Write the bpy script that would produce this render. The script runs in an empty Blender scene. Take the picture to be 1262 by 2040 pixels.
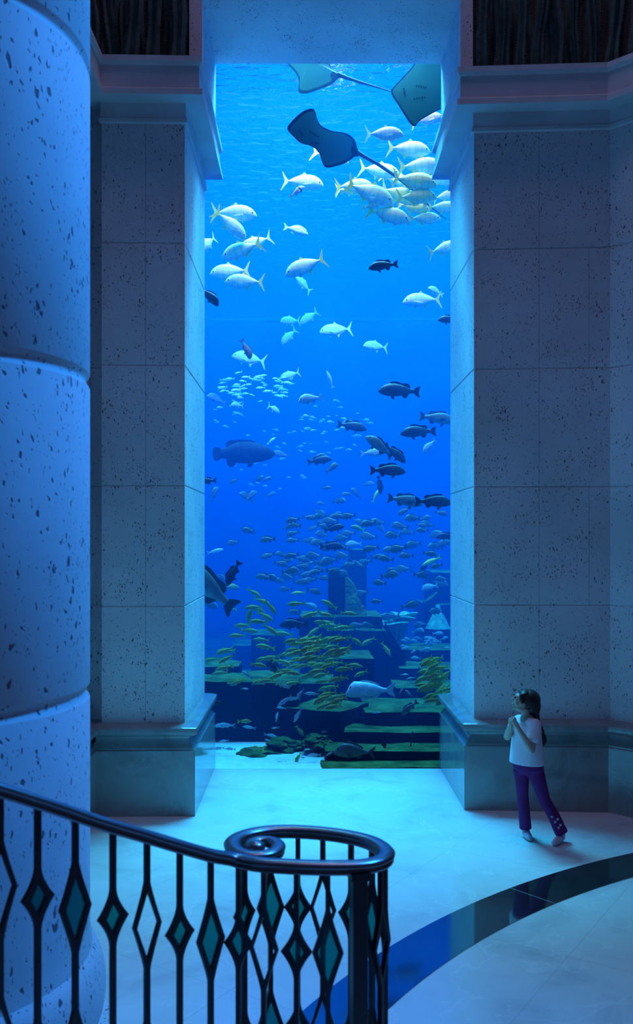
import bpy, bmesh, math, random
from mathutils import Vector, Matrix, Euler
PI = math.pi
R = math.radians
SC = bpy.context.scene
COL = SC.collection

# ---------------------------------------------------------------- camera
F, VX, VY, EYE = 1900.0, 615.0, 1075.0, 2.35       # focal length (px of the 1262x2040 frame), vanishing point, eye height
cam = bpy.data.cameras.new('camera')
camo = bpy.data.objects.new('camera', cam)
COL.objects.link(camo)
camo.location = (0, 0, EYE)
camo.rotation_euler = (PI / 2, 0, 0)
cam.sensor_fit = 'VERTICAL'
cam.sensor_height = 36.0
cam.lens = F / 2040 * 36.0
cam.shift_x = (631 - VX) / 2040
cam.shift_y = (VY - 1020) / 2040
cam.clip_start = 0.05
cam.dof.use_dof = True
cam.dof.focus_distance = 9.5
cam.dof.aperture_fstop = 3.4
SC.camera = camo

# ---------------------------------------------------------------- world and lights
SC.view_settings.view_transform = 'Standard'
SC.view_settings.look = 'None'
SC.view_settings.gamma = 1
SC.view_settings.use_curve_mapping = False
SC.view_settings.exposure = 0.13
SC.cycles.use_denoising = True
SC.cycles.max_bounces = 7
SC.cycles.diffuse_bounces = 4
SC.cycles.glossy_bounces = 4
SC.cycles.transmission_bounces = 6
SC.cycles.transparent_max_bounces = 8
SC.cycles.volume_bounces = 1
SC.cycles.caustics_reflective = False
SC.cycles.caustics_refractive = False
SC.cycles.sample_clamp_indirect = 4.0

w = bpy.data.worlds.new('hall_ambience')
SC.world = w
w.use_nodes = True
bg = w.node_tree.nodes['Background']
bg.inputs[0].default_value = (0.25, 0.38, 1.0, 1)
bg.inputs[1].default_value = 0.055

def area(name, loc, rot, sx, sy, power, color):
    l = bpy.data.lights.new(name, 'AREA')
    l.shape = 'RECTANGLE'
    l.size, l.size_y = sx, sy
    l.energy = power
    l.color = color
    o = bpy.data.objects.new(name, l)
    COL.objects.link(o)
    o.location = loc
    o.rotation_euler = rot
    return o
# skylight high above the back of the lagoon (out of sight above the water)
area('lagoon_skylight', (1.6, 16.6, 14.2), (0, 0, 0), 11.0, 8.0, 10000, (0.20, 0.70, 0.80))
# added warm fill over the water, turned into the lagoon to brighten the fish
o = area('added_fish_fill', (0.1, 10.9, 10.4), (R(40), 0, 0), 3.0, 0.8, 1000, (1.0, 0.66, 0.26))
o.data.spread = R(104)
# added blue fill above the water, tilted hallward to brighten jambs and floor
o = area('added_blue_fill', (0.1, 12.0, 12.0), (R(-18), 0, 0), 7.0, 1.2, 2600, (0.02, 0.53, 1.0))
o.data.spread = R(130)
# blue floodlight high on the right side of the hall
o = area('hall_floodlight', (3.4, 6.2, 9.0), (0, 0, 0), 1.2, 1.2, 92, (0.02, 0.28, 1.0))
o.rotation_euler = (Vector((-1.0, 2.9, 1.8)) - o.location).to_track_quat('-Z', 'Y').to_euler()
o.data.spread = R(52)
# dim lamp far up in the hall, above the floor before the piers
area('hall_lamp', (0.7, 6.8, 13.4), (0, 0, 0), 3.4, 1.6, 104, (0.80, 0.56, 1.0))

# ---------------------------------------------------------------- helpers
def P(px, py, d):
    """A point of the place seen at pixel px, py of the photograph at the depth d."""
    return Vector(((px - VX) * d / F, d, EYE - (py - VY) * d / F))

def link(name, me, mat=None, parent=None, loc=None):
    o = bpy.data.objects.new(name, me)
    COL.objects.link(o)
    if mat is not None:
        me.materials.append(mat)
    if parent is not None:
        o.parent = parent
    if loc is not None:
        o.location = loc
    return o

def smooth(me, angle=None):
    for p in me.polygons:
        p.use_smooth = True
    if angle is not None:
        try:
            me.set_sharp_from_angle(angle=R(angle))
        except Exception:
            pass

def finish(bm, name='m', smo=False, angle=40):
    bmesh.ops.recalc_face_normals(bm, faces=bm.faces[:])
    me = bpy.data.meshes.new(name)
    bm.to_mesh(me)
    bm.free()
    if smo:
        smooth(me, angle)
    return me

def tag(o, label=None, cat=None, group=None, kind=None):
    if label: o['label'] = label
    if cat: o['category'] = cat
    if group: o['group'] = group
    if kind: o['kind'] = kind
    return o

def empty(name, loc=(0, 0, 0), rot=(0, 0, 0)):
    o = bpy.data.objects.new(name, None)
    COL.objects.link(o)
    o.location = loc
    o.rotation_euler = rot
    o.empty_display_size = 0.1
    return o

def copy_tree(o, parent=None):
    c = o.copy()
    COL.objects.link(c)
    if parent is not None:
        c.parent = parent
    for ch in KIDS.get(o.name, ()):
        cc = copy_tree(ch, c)
        KIDS.setdefault(c.name, []).append(cc)
    return c
KIDS = {}

def add_box(bm, x0, x1, y0, y1, z0, z1):
    v = [bm.verts.new(c) for c in ((x0,y0,z0),(x1,y0,z0),(x1,y1,z0),(x0,y1,z0),(x0,y0,z1),(x1,y0,z1),(x1,y1,z1),(x0,y1,z1))]
    for f in ((0,3,2,1),(4,5,6,7),(0,1,5,4),(1,2,6,5),(2,3,7,6),(3,0,4,7)):
        bm.faces.new([v[i] for i in f])

def offset_poly(pts, d):
    """Move every edge of a counter-clockwise plan outline outwards by d (mitred)."""
    n = len(pts)
    out = []
    for i in range(n):
        p0, p1, p2 = Vector(pts[i-1]), Vector(pts[i]), Vector(pts[(i+1) % n])
        a, b = (p1 - p0).normalized(), (p2 - p1).normalized()
        na, nb = Vector((a.y, -a.x)), Vector((b.y, -b.x))
        m = na + nb
        m = m / max(m.dot(na), 0.2)
        out.append(p1 + m * d)
    return out

def loft_plan(bm, plan, rings, cap=True):
    """Stack mitred offsets of a plan outline: rings = [(z, offset), ...] from the bottom up."""
    prev = None
    n = len(plan)
    for (z, d) in rings:
        cur = [bm.verts.new((p.x, p.y, z)) for p in offset_poly(plan, d)]
        if prev:
            for i in range(n):
                j = (i + 1) % n
                bm.faces.new((prev[i], prev[j], cur[j], cur[i]))
        elif cap:
            bm.faces.new(cur[::-1])
        prev = cur
    if cap:
        bm.faces.new(prev)

def lathe(bm, prof, segs=64, cx=0, cy=0):
    prev = None
    for (r, z) in prof:
        cur = [bm.verts.new((cx + r*math.cos(2*PI*i/segs), cy + r*math.sin(2*PI*i/segs), z)) for i in range(segs)]
        if prev:
            for i in range(segs):
                j = (i+1) % segs
                bm.faces.new((prev[i], prev[j], cur[j], cur[i]))
        else:
            bm.faces.new(cur[::-1])
        prev = cur
    bm.faces.new(prev)

def add_tube(bm, pts, radii, segs=10, flat=None, up=None, caps=True):
    """A tapered round tube along pts with rounded-off ends; flat = (a, b) squeezes the section."""
    pts = [Vector(p) for p in pts]
    n = len(pts)
    if not hasattr(radii, '__len__'):
        radii = [radii] * n
    ts = []
    for i in range(n):
        a = pts[max(0, i-1)]
        b = pts[min(n-1, i+1)]
        ts.append((b - a).normalized())
    ref = Vector(up) if up is not None else (Vector((0,0,1)) if abs(ts[0].z) < 0.9 else Vector((1,0,0)))
    rings = []
    P_, R_, T_ = [], [], []
    if caps:
        for k, f in ((0.98, 0.25), (0.7, 0.71), (0.3, 0.95)):
            P_.append(pts[0] - ts[0]*radii[0]*k); R_.append(radii[0]*f); T_.append(ts[0])
    P_ += pts; R_ += list(radii); T_ += ts
    if caps:
        for k, f in ((0.3, 0.95), (0.7, 0.71), (0.98, 0.25)):
            P_.append(pts[-1] + ts[-1]*radii[-1]*k); R_.append(radii[-1]*f); T_.append(ts[-1])
    prev = None
    for p, r, t in zip(P_, R_, T_):
        s = t.cross(ref)
        if s.length < 1e-5:
            s = t.cross(Vector((0.3, 0.5, 0.8)))
        s.normalize()
        u = s.cross(t).normalized()
        ref = u if up is None else ref
        fa, fb = flat if flat else (1, 1)
        cur = [bm.verts.new(p + s*(r*fa*math.cos(2*PI*i/segs)) + u*(r*fb*math.sin(2*PI*i/segs))) for i in range(segs)]
        if prev:
            for i in range(segs):
                j = (i+1) % segs
                bm.faces.new((prev[i], prev[j], cur[j], cur[i]))
        else:
            bm.faces.new(cur[::-1])
        prev = cur
    bm.faces.new(prev)

def add_ball(bm, c, r, rot=None, segs=14, rings=9):
    """An ellipsoid; r = (rx, ry, rz)."""
    M = Matrix.Translation(Vector(c)) @ ((rot.to_matrix().to_4x4()) if rot is not None else Matrix()) @ Matrix.Diagonal((r[0], r[1], r[2], 1))
    bmesh.ops.create_uvsphere(bm, u_segments=segs, v_segments=rings, radius=1.0, matrix=M)

# ---------------------------------------------------------------- materials
def new_mat(name):
    m = bpy.data.materials.new(name)
    m.use_nodes = True
    nt = m.node_tree
    b = nt.nodes['Principled BSDF']
    return m, nt, b

def nd(nt, typ, **kw):
    n = nt.nodes.new(typ)
    for k, v in kw.items():
        setattr(n, k, v)
    return n

def plain(name, col, rough=0.5, spec=0.5, metal=0.0, noise=0.0, nscale=8.0, bump=0.0):
    m, nt, b = new_mat(name)
    b.inputs['Base Color'].default_value = (*col, 1)
    b.inputs['Roughness'].default_value = rough
    b.inputs['Specular IOR Level'].default_value = spec
    b.inputs['Metallic'].default_value = metal
    if noise or bump:
        tc = nd(nt, 'ShaderNodeTexCoord')
        ns = nd(nt, 'ShaderNodeTexNoise')
        ns.inputs['Scale'].default_value = nscale
        ns.inputs['Detail'].default_value = 5
        nt.links.new(tc.outputs['Object'], ns.inputs['Vector'])
        if noise:
            cr = nd(nt, 'ShaderNodeValToRGB')
            cr.color_ramp.elements[0].position = 0.3
            cr.color_ramp.elements[1].position = 0.7
            cr.color_ramp.elements[0].color = (*[c*(1-noise) for c in col], 1)
            cr.color_ramp.elements[1].color = (*[min(1, c*(1+noise)) for c in col], 1)
            nt.links.new(ns.outputs['Fac'], cr.inputs['Fac'])
            nt.links.new(cr.outputs['Color'], b.inputs['Base Color'])
        if bump:
            bp = nd(nt, 'ShaderNodeBump')
            bp.inputs['Strength'].default_value = bump
            bp.inputs['Distance'].default_value = 0.02
            nt.links.new(ns.outputs['Fac'], bp.inputs['Height'])
            nt.links.new(bp.outputs['Normal'], b.inputs['Normal'])
    return m

def stone_mat(name, base, pit, vjoints=None, big=1.0):
    """Pitted limestone: elongated dark pits in two sizes, thinned by a slow noise."""
    m, nt, b = new_mat(name)
    b.inputs['Roughness'].default_value = 0.75
    b.inputs['Specular IOR Level'].default_value = 0.25
    tc = nd(nt, 'ShaderNodeTexCoord')
    mp = nd(nt, 'ShaderNodeMapping')
    mp.inputs['Scale'].default_value = (1, 1, 0.55)
    nt.links.new(tc.outputs['Object'], mp.inputs['Vector'])
    warp = nd(nt, 'ShaderNodeTexNoise')
    warp.inputs['Scale'].default_value = 22
    nt.links.new(mp.outputs['Vector'], warp.inputs['Vector'])
    mixv = nd(nt, 'ShaderNodeVectorMath', operation='MULTIPLY_ADD')
    mixv.inputs[1].default_value = (0.05, 0.05, 0.05)
    nt.links.new(warp.outputs['Color'], mixv.inputs[0])
    nt.links.new(mp.outputs['Vector'], mixv.inputs[2])
    masks = []
    for (sc, thr, dens, seed) in ((30.0*big, 0.24, 0.47, 0.0), (48.0*big, 0.27, 0.47, 3.7), (80.0*big, 0.28, 0.48, 8.1)):
        vo = nd(nt, 'ShaderNodeTexVoronoi')
        vo.inputs['Scale'].default_value = sc
        nt.links.new(mixv.outputs[0], vo.inputs['Vector'])
        ns = nd(nt, 'ShaderNodeTexNoise')
        ns.inputs['Scale'].default_value = 4.5
        ns.inputs['Detail'].default_value = 4
        ad = nd(nt, 'ShaderNodeVectorMath', operation='ADD')
        ad.inputs[1].default_value = (seed, seed*2, seed*3)
        nt.links.new(tc.outputs['Object'], ad.inputs[0])
        nt.links.new(ad.outputs[0], ns.inputs['Vector'])
        wn = nd(nt, 'ShaderNodeSeparateColor')
        nt.links.new(vo.outputs['Color'], wn.inputs[0])
        # pit radius = thr * f(random per cell, noise)
        a1 = nd(nt, 'ShaderNodeMath', operation='SUBTRACT')
        nt.links.new(ns.outputs['Fac'], a1.inputs[0]); a1.inputs[1].default_value = dens
        a2 = nd(nt, 'ShaderNodeMath', operation='MULTIPLY_ADD')
        nt.links.new(wn.outputs[0], a2.inputs[0]); a2.inputs[1].default_value = 0.55
        a1m = nd(nt, 'ShaderNodeMath', operation='MULTIPLY'); nt.links.new(a1.outputs[0], a1m.inputs[0]); a1m.inputs[1].default_value = 2.0
        nt.links.new(a1m.outputs[0], a2.inputs[2])
        a3 = nd(nt, 'ShaderNodeMath', operation='MULTIPLY'); nt.links.new(a2.outputs[0], a3.inputs[0]); a3.inputs[1].default_value = thr*1.5
        a4 = nd(nt, 'ShaderNodeMath', operation='SUBTRACT')
        nt.links.new(a3.outputs[0], a4.inputs[0]); nt.links.new(vo.outputs['Distance'], a4.inputs[1])
        mr = nd(nt, 'ShaderNodeMapRange')
        mr.inputs['From Min'].default_value = -0.02; mr.inputs['From Max'].default_value = 0.07
        nt.links.new(a4.outputs[0], mr.inputs['Value'])
        masks.append(mr.outputs[0])
    mx = nd(nt, 'ShaderNodeMath', operation='MAXIMUM'); nt.links.new(masks[0], mx.inputs[0]); nt.links.new(masks[1], mx.inputs[1])
    m3 = nd(nt, 'ShaderNodeMath', operation='MULTIPLY'); nt.links.new(masks[2], m3.inputs[0]); m3.inputs[1].default_value = 0.6
    mx2 = nd(nt, 'ShaderNodeMath', operation='MAXIMUM'); nt.links.new(mx.outputs[0], mx2.inputs[0]); nt.links.new(m3.outputs[0], mx2.inputs[1])
    # slow tone variation
    n2 = nd(nt, 'ShaderNodeTexNoise'); n2.inputs['Scale'].default_value = 1.3; n2.inputs['Detail'].default_value = 6
    nt.links.new(tc.outputs['Object'], n2.inputs['Vector'])
    cr = nd(nt, 'ShaderNodeValToRGB')
    cr.color_ramp.elements[0].position = 0.3; cr.color_ramp.elements[1].position = 0.72
    cr.color_ramp.elements[0].color = (*[c*0.86 for c in base], 1); cr.color_ramp.elements[1].color = (*[c*1.08 for c in base], 1)
    nt.links.new(n2.outputs['Fac'], cr.inputs['Fac'])
    mc = nd(nt, 'ShaderNodeMix', data_type='RGBA')
    nt.links.new(mx2.outputs[0], mc.inputs[0]); nt.links.new(cr.outputs['Color'], mc.inputs[6]); mc.inputs[7].default_value = (*pit, 1)
    col = mc.outputs[2]
    if vjoints:
        sx = nd(nt, 'ShaderNodeSeparateXYZ'); nt.links.new(tc.outputs['Object'], sx.inputs[0])
        acc = None
        for (axis, val, wd, z0, z1) in vjoints:
            s = nd(nt, 'ShaderNodeMath', operation='SUBTRACT'); nt.links.new(sx.outputs[axis], s.inputs[0]); s.inputs[1].default_value = val
            ab = nd(nt, 'ShaderNodeMath', operation='ABSOLUTE'); nt.links.new(s.outputs[0], ab.inputs[0])
            lt = nd(nt, 'ShaderNodeMath', operation='LESS_THAN'); nt.links.new(ab.outputs[0], lt.inputs[0]); lt.inputs[1].default_value = wd
            zc = nd(nt, 'ShaderNodeMath', operation='COMPARE'); nt.links.new(sx.outputs[2], zc.inputs[0]); zc.inputs[1].default_value = (z0+z1)/2; zc.inputs[2].default_value = (z1-z0)/2
            mu = nd(nt, 'ShaderNodeMath', operation='MULTIPLY'); nt.links.new(lt.outputs[0], mu.inputs[0]); nt.links.new(zc.outputs[0], mu.inputs[1])
            if acc is None: acc = mu.outputs[0]
            else:
                mm = nd(nt, 'ShaderNodeMath', operation='MAXIMUM'); nt.links.new(acc, mm.inputs[0]); nt.links.new(mu.outputs[0], mm.inputs[1]); acc = mm.outputs[0]
        hf = nd(nt, 'ShaderNodeMath', operation='MULTIPLY'); nt.links.new(acc, hf.inputs[0]); hf.inputs[1].default_value = 0.55
        mj = nd(nt, 'ShaderNodeMix', data_type='RGBA')
        nt.links.new(hf.outputs[0], mj.inputs[0]); nt.links.new(col, mj.inputs[6]); mj.inputs[7].default_value = (*[c*0.45 for c in base], 1)
        col = mj.outputs[2]
    nt.links.new(col, b.inputs['Base Color'])
    bp = nd(nt, 'ShaderNodeBump'); bp.inputs['Strength'].default_value = 0.5; bp.inputs['Distance'].default_value = 0.012; bp.invert = True
    nt.links.new(mx2.outputs[0], bp.inputs['Height'])
    nt.links.new(bp.outputs['Normal'], b.inputs['Normal'])
    return m

def marble_mat(name, base, vein, rough, ior=1.6, scale=1.5, tile=None):
    m, nt, b = new_mat(name)
    b.inputs['IOR'].default_value = ior
    tc = nd(nt, 'ShaderNodeTexCoord')
    n1 = nd(nt, 'ShaderNodeTexNoise'); n1.inputs['Scale'].default_value = scale; n1.inputs['Detail'].default_value = 9; n1.inputs['Roughness'].default_value = 0.62; n1.inputs['Distortion'].default_value = 1.2
    nt.links.new(tc.outputs['Object'], n1.inputs['Vector'])
    cr = nd(nt, 'ShaderNodeValToRGB')
    e = cr.color_ramp.elements
    e[0].position = 0.30; e[0].color = (*vein, 1)
    e[1].position = 0.62; e[1].color = (*base, 1)
    x = cr.color_ramp.elements.new(0.46); x.color = (*[(a*0.75+c*0.25) for a, c in zip(base, vein)], 1)
    nt.links.new(n1.outputs['Fac'], cr.inputs['Fac'])
    col = cr.outputs['Color']
    # thin wandering veins
    n2 = nd(nt, 'ShaderNodeTexNoise'); n2.inputs['Scale'].default_value = scale*0.9; n2.inputs['Detail'].default_value = 7; n2.inputs['Distortion'].default_value = 2.0
    nt.links.new(tc.outputs['Object'], n2.inputs['Vector'])
    s = nd(nt, 'ShaderNodeMath', operation='SUBTRACT'); nt.links.new(n2.outputs['Fac'], s.inputs[0]); s.inputs[1].default_value = 0.5
    ab = nd(nt, 'ShaderNodeMath', operation='ABSOLUTE'); nt.links.new(s.outputs[0], ab.inputs[0])
    mr = nd(nt, 'ShaderNodeMapRange'); mr.inputs['From Min'].default_value = 0.0; mr.inputs['From Max'].default_value = 0.012; mr.inputs['To Min'].default_value = 0.35; mr.inputs['To Max'].default_value = 0.0
    nt.links.new(ab.outputs[0], mr.inputs['Value'])
    mc = nd(nt, 'ShaderNodeMix', data_type='RGBA'); nt.links.new(mr.outputs[0], mc.inputs[0]); nt.links.new(col, mc.inputs[6]); mc.inputs[7].default_value = (*[min(1, c*1.25) for c in base], 1)
    col = mc.outputs[2]
    if tile:
        sx = nd(nt, 'ShaderNodeSeparateXYZ')
        rot = nd(nt, 'ShaderNodeMapping'); rot.inputs['Rotation'].default_value = (0, 0, tile[1]); rot.inputs['Location'].default_value = (tile[2], tile[3], 0)
        nt.links.new(tc.outputs['Object'], rot.inputs['Vector'])
        nt.links.new(rot.outputs['Vector'], sx.inputs[0])
        acc = None
        for ax in (0, 1):
            d = nd(nt, 'ShaderNodeMath', operation='PINGPONG'); nt.links.new(sx.outputs[ax], d.inputs[0]); d.inputs[1].default_value = tile[0]/2
            lt = nd(nt, 'ShaderNodeMath', operation='LESS_THAN'); nt.links.new(d.outputs[0], lt.inputs[0]); lt.inputs[1].default_value = 0.003
            if acc is None: acc = lt.outputs[0]
            else:
                mm = nd(nt, 'ShaderNodeMath', operation='MAXIMUM'); nt.links.new(acc, mm.inputs[0]); nt.links.new(lt.outputs[0], mm.inputs[1]); acc = mm.outputs[0]
        hf = nd(nt, 'ShaderNodeMath', operation='MULTIPLY'); nt.links.new(acc, hf.inputs[0]); hf.inputs[1].default_value = 0.35
        mj = nd(nt, 'ShaderNodeMix', data_type='RGBA'); nt.links.new(hf.outputs[0], mj.inputs[0]); nt.links.new(col, mj.inputs[6]); mj.inputs[7].default_value = (*[c*0.5 for c in base], 1)
        col = mj.outputs[2]
    nt.links.new(col, b.inputs['Base Color'])
    rr = nd(nt, 'ShaderNodeMapRange'); rr.inputs['To Min'].default_value = rough*0.8; rr.inputs['To Max'].default_value = rough*1.3
    nt.links.new(n1.outputs['Fac'], rr.inputs['Value']); nt.links.new(rr.outputs[0], b.inputs['Roughness'])
    return m

STONE = (0.67, 0.66, 0.68)
M_stone = stone_mat('pitted_limestone', STONE, (0.14, 0.14, 0.15),
    big=1.35, vjoints=[(0, 2.02, 0.004, 0, 6.0), (0, 2.45, 0.004, 1.78, 2.82), (0, 2.45, 0.004, 3.84, 4.9), (0, -1.40, 0.004, 0, 6.0)])
M_column = stone_mat('column_limestone', (0.62, 0.64, 0.66), (0.15, 0.15, 0.17), big=0.85)
M_plain_stone = plain('dressed_limestone', (0.6, 0.6, 0.61), 0.7, 0.3, noise=0.10, nscale=3.0, bump=0.1)
M_floor = marble_mat('cream_marble', (0.78, 0.76, 0.74), (0.58, 0.57, 0.57), 0.16, 1.7, 1.3, tile=(1.35, R(33), 0.35, 0.1))
M_base = marble_mat('polished_tan_marble', (0.27, 0.29, 0.30), (0.17, 0.17, 0.18), 0.10, 1.65, 1.7)
M_band = marble_mat('black_granite', (0.012, 0.016, 0.02), (0.006, 0.007, 0.01), 0.07, 2.9, 2.5)
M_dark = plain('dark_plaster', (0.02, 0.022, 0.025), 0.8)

# ---------------------------------------------------------------- the hall
ZW = 9.77            # depth of the aquarium window
# floor (with the dark ring laid into it)
bm = bmesh.new(); add_box(bm, -7.5, 8.5, -4.0, ZW + 0.02, -0.12, 0.0)
tag(link('floor', finish(bm), M_floor), kind='structure')
RC, RI, RO = (5.27, 1.77), 5.72, 6.08
bm = bmesh.new()
n = 140
ring = []
for i in range(n + 1):
    a = R(40) + R(190) * i / n
    ring.append([bm.verts.new((RC[0] + r*math.cos(a), RC[1] + r*math.sin(a), z)) for r, z in ((RI, 0.0005), (RI, 0.003), (RO, 0.003), (RO, 0.0005))])
for i in range(n):
    for k in range(4):
        bm.faces.new((ring[i][k], ring[i][(k+1) % 4], ring[i+1][(k+1) % 4], ring[i+1][k]))
bm.faces.new(ring[0]); bm.faces.new(ring[-1][::-1])
tag(link('trim_1', finish(bm), M_band), kind='structure')
# pale joint across the ring
bm = bmesh.new()
for (j0, j1) in (((1046, 1771), (1109, 1811)),):
    a, b = P(*j0, 1), P(*j1, 1)
    a = Vector((a.x, 1, a.z - EYE)) * (EYE / -(a.z - EYE)); b = Vector((b.x, 1, b.z - EYE)) * (EYE / -(b.z - EYE))
    ac, bc = Vector((a.x - RC[0], a.y - RC[1])), Vector((b.x - RC[0], b.y - RC[1]))
    an = math.atan2(ac.y + bc.y, ac.x + bc.x)
    u, s = Vector((math.cos(an), math.sin(an))), Vector((-math.sin(an), math.cos(an)))
    q = [Vector(RC) + u*r + s*t for r, t in ((RI, -0.003), (RO, -0.003), (RO, 0.003), (RI, 0.003))]
    lo = [bm.verts.new((p.x, p.y, 0.0025)) for p in q]; hi = [bm.verts.new((p.x, p.y, 0.0036)) for p in q]
    bm.faces.new(lo[::-1]); bm.faces.new(hi)
    for i in range(4): bm.faces.new((lo[i], lo[(i+1) % 4], hi[(i+1) % 4], hi[i]))
tag(link('trim_2', finish(bm), plain('pale_grout', (0.2, 0.22, 0.25), 0.5)), kind='structure')

# plans of the two piers (counter-clockwise seen from above)
XL, XR = (408 - VX) * ZW / F, (898 - VX) * ZW / F       # jamb faces
ZL, ZR = 8.20, 8.38                                       # depth of the pier fronts
plan_R = [(XR, ZR), (2.63, ZR - 0.07), (3.95, ZR - 1.40), (6.6, ZR - 1.40), (6.6, ZW + 0.0), (XR, ZW + 0.0)]
plan_L = [(-6.2, 5.4), (-1.90, 5.4), (-1.90, ZL + 0.12), (-1.775, ZL + 0.12), (-1.775, ZL - 0.02), (XL, ZL), (XL, ZW + 0.0), (-6.2, ZW + 0.0)]
TOP = 5.98                                                # where the plain pier ends and the cornice starts
courses = [0.62, 1.78, 2.815, 3.85, 4.90, TOP]
for nm, plan in (('wall_right', plan_R), ('wall_left', plan_L)):
    bm = bmesh.new()
    rings = []
    for a, b in zip(courses[:-1], courses[1:]):
        rings += [(a, -0.010), (a + 0.010, 0.0), (b - 0.010, 0.0), (b, -0.010)]
    loft_plan(bm, plan, rings)
    tag(link(nm, finish(bm), M_stone), kind='structure')
# polished bases with their cap moulding
for nm, plan in (('baseboard_right', plan_R), ('baseboard_left', plan_L)):
    bm = bmesh.new()
    prof = [(0.0, 0.10), (0.555, 0.10), (0.565, 0.085)]
    for k in range(7):                                      # hollow throat
        a = R(90) * k / 6
        prof.append((0.575 + 0.105*math.sin(a)*1.0, 0.085 - 0.045*math.sin(R(180)*k/6)))
    prof += [(0.69, 0.10), (0.70, 0.115), (0.72, 0.120), (0.745, 0.115), (0.755, 0.10), (0.775, 0.02), (0.78, 0.0)]
    loft_plan(bm, plan, prof)
    # joint lines of the base slabs stay in the marble
    tag(link(nm, finish(bm, smo=True, angle=35), M_base), kind='structure')
# cornices (they carry the planters)
for nm, plan in (('trim_3', plan_R), ('trim_4', plan_L)):
    bm = bmesh.new()
    prof = [(TOP - 0.06, 0.005), (TOP - 0.05, 0.022), (TOP - 0.02, 0.022), (TOP - 0.01, 0.010), (6.095, 0.010), (6.10, 0.17), (6.15, 0.17), (6.16, 0.145), (6.17, 0.14),
            (6.355, 0.14), (6.37, 0.155), (6.385, 0.165), (6.43, 0.165), (6.432, 0.03), (6.25, 0.03)]
    rings = [(z, d * (0.62 if False else 1.0)) for z, d in prof]
    loft_plan(bm, plan, rings)
    tag(link(nm, finish(bm), M_plain_stone), kind='structure')
# upper jambs, lintel with its soffit, and the wall over the window
XUL, XUR = (430 - VX) * ZW / F, (879.5 - VX) * ZW / F
HS = EYE + (VY - 127) * ZW / F
bm = bmesh.new(); add_box(bm, XUL - 0.115, XUL, 8.52, ZW, 6.30, HS + 0.5)
tag(link('wall_upper_left', finish(bm), M_stone), kind='structure')
bm = bmesh.new(); add_box(bm, XUR, XUR + 0.11, 8.52, ZW, 6.30, HS + 0.5)
tag(link('wall_upper_right', finish(bm), M_stone), kind='structure')
bm = bmesh.new(); add_box(bm, XUL - 0.05, XUR + 0.05, 8.525, ZW, HS, 13.6)
tag(link('ceiling', finish(bm), M_stone), kind='structure')
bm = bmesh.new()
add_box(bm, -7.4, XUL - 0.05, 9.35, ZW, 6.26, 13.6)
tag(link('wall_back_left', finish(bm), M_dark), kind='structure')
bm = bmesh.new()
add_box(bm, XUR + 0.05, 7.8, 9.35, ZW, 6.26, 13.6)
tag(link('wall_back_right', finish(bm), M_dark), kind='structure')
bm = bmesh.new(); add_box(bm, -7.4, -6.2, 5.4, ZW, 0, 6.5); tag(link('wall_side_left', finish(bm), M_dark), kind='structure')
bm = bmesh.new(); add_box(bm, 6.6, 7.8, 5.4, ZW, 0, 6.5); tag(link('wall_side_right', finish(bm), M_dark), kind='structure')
# soil in the planters
for nm, plan in (('planter_soil', plan_R), ('planter_soil', plan_L)):
    bm = bmesh.new(); loft_plan(bm, [(px_, min(py_, 9.30)) for px_, py_ in plan], [(6.20, -0.04), (6.255, -0.04)])
    tag(link(nm, finish(bm), plain('soil', (0.02, 0.016, 0.012), 0.9, noise=0.3)), 'dark soil in the planter on top of the %s stone pier' % ('right' if plan is plan_R else 'left'), 'soil', kind='stuff')

# round column on the left
CX, CY, CR = -1.739, 4.116, 0.776
bm = bmesh.new()
prof = [(CR+0.11, 0.0), (CR+0.11, 0.155), (CR+0.02, 0.165)]
for k in range(13):
    a = R(-80) + R(150)*k/12
    prof.append((CR - 0.02 + 0.09*math.cos(a) + 0.0, 0.37 + 0.195*math.sin(a)))
prof += [(CR+0.004, 0.60), (CR, 0.66)]
for zj in (1.68, 3.055, 4.43, 5.80, 7.2):
    prof += [(CR, zj-0.035), (CR-0.004, zj-0.028), (CR-0.016, zj-0.012), (CR-0.019, zj), (CR-0.016, zj+0.012), (CR-0.004, zj+0.028), (CR, zj+0.035)]
prof.append((CR, 8.5))
lathe(bm, prof, 128, 0, 0)
tag(link('column', finish(bm, smo=True, angle=30), M_column, loc=(CX, CY, 0)), kind='structure')

# ---------------------------------------------------------------- the lagoon
WS = EYE + 5.55                  # water surface
TX0, TX1, TY1 = -8.0, 8.0, 24.0
M_tank = plain('tank_wall_stone', (0.16, 0.2, 0.2), 0.8, noise=0.4, nscale=0.8)
bm = bmesh.new(); add_box(bm, TX0, TX1, TY1, TY1 + 0.3, -0.4, 13.6); tag(link('wall_lagoon_back', finish(bm), M_tank), kind='structure')
bm = bmesh.new(); add_box(bm, TX0 - 0.3, TX0, ZW, TY1 + 0.3, -0.4, 13.6); tag(link('wall_lagoon_left', finish(bm), M_tank), kind='structure')
bm = bmesh.new(); add_box(bm, TX1, TX1 + 0.3, ZW, TY1 + 0.3, -0.4, 13.6); tag(link('wall_lagoon_right', finish(bm), M_tank), kind='structure')
# acrylic pane
m = bpy.data.materials.new('clear_acrylic'); m.use_nodes = True
nt = m.node_tree; nt.nodes.clear()
out = nd(nt, 'ShaderNodeOutputMaterial'); t = nd(nt, 'ShaderNodeBsdfTransparent'); t.inputs[0].default_value = (0.97, 0.985, 0.99, 1)
nt.links.new(t.outputs[0], out.inputs['Surface'])
bm = bmesh.new(); add_box(bm, XL - 0.05, XR + 0.05, ZW + 0.002, ZW + 0.03, -0.05, HS + 0.05)
tag(link('window_1', finish(bm), m), kind='structure')
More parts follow.
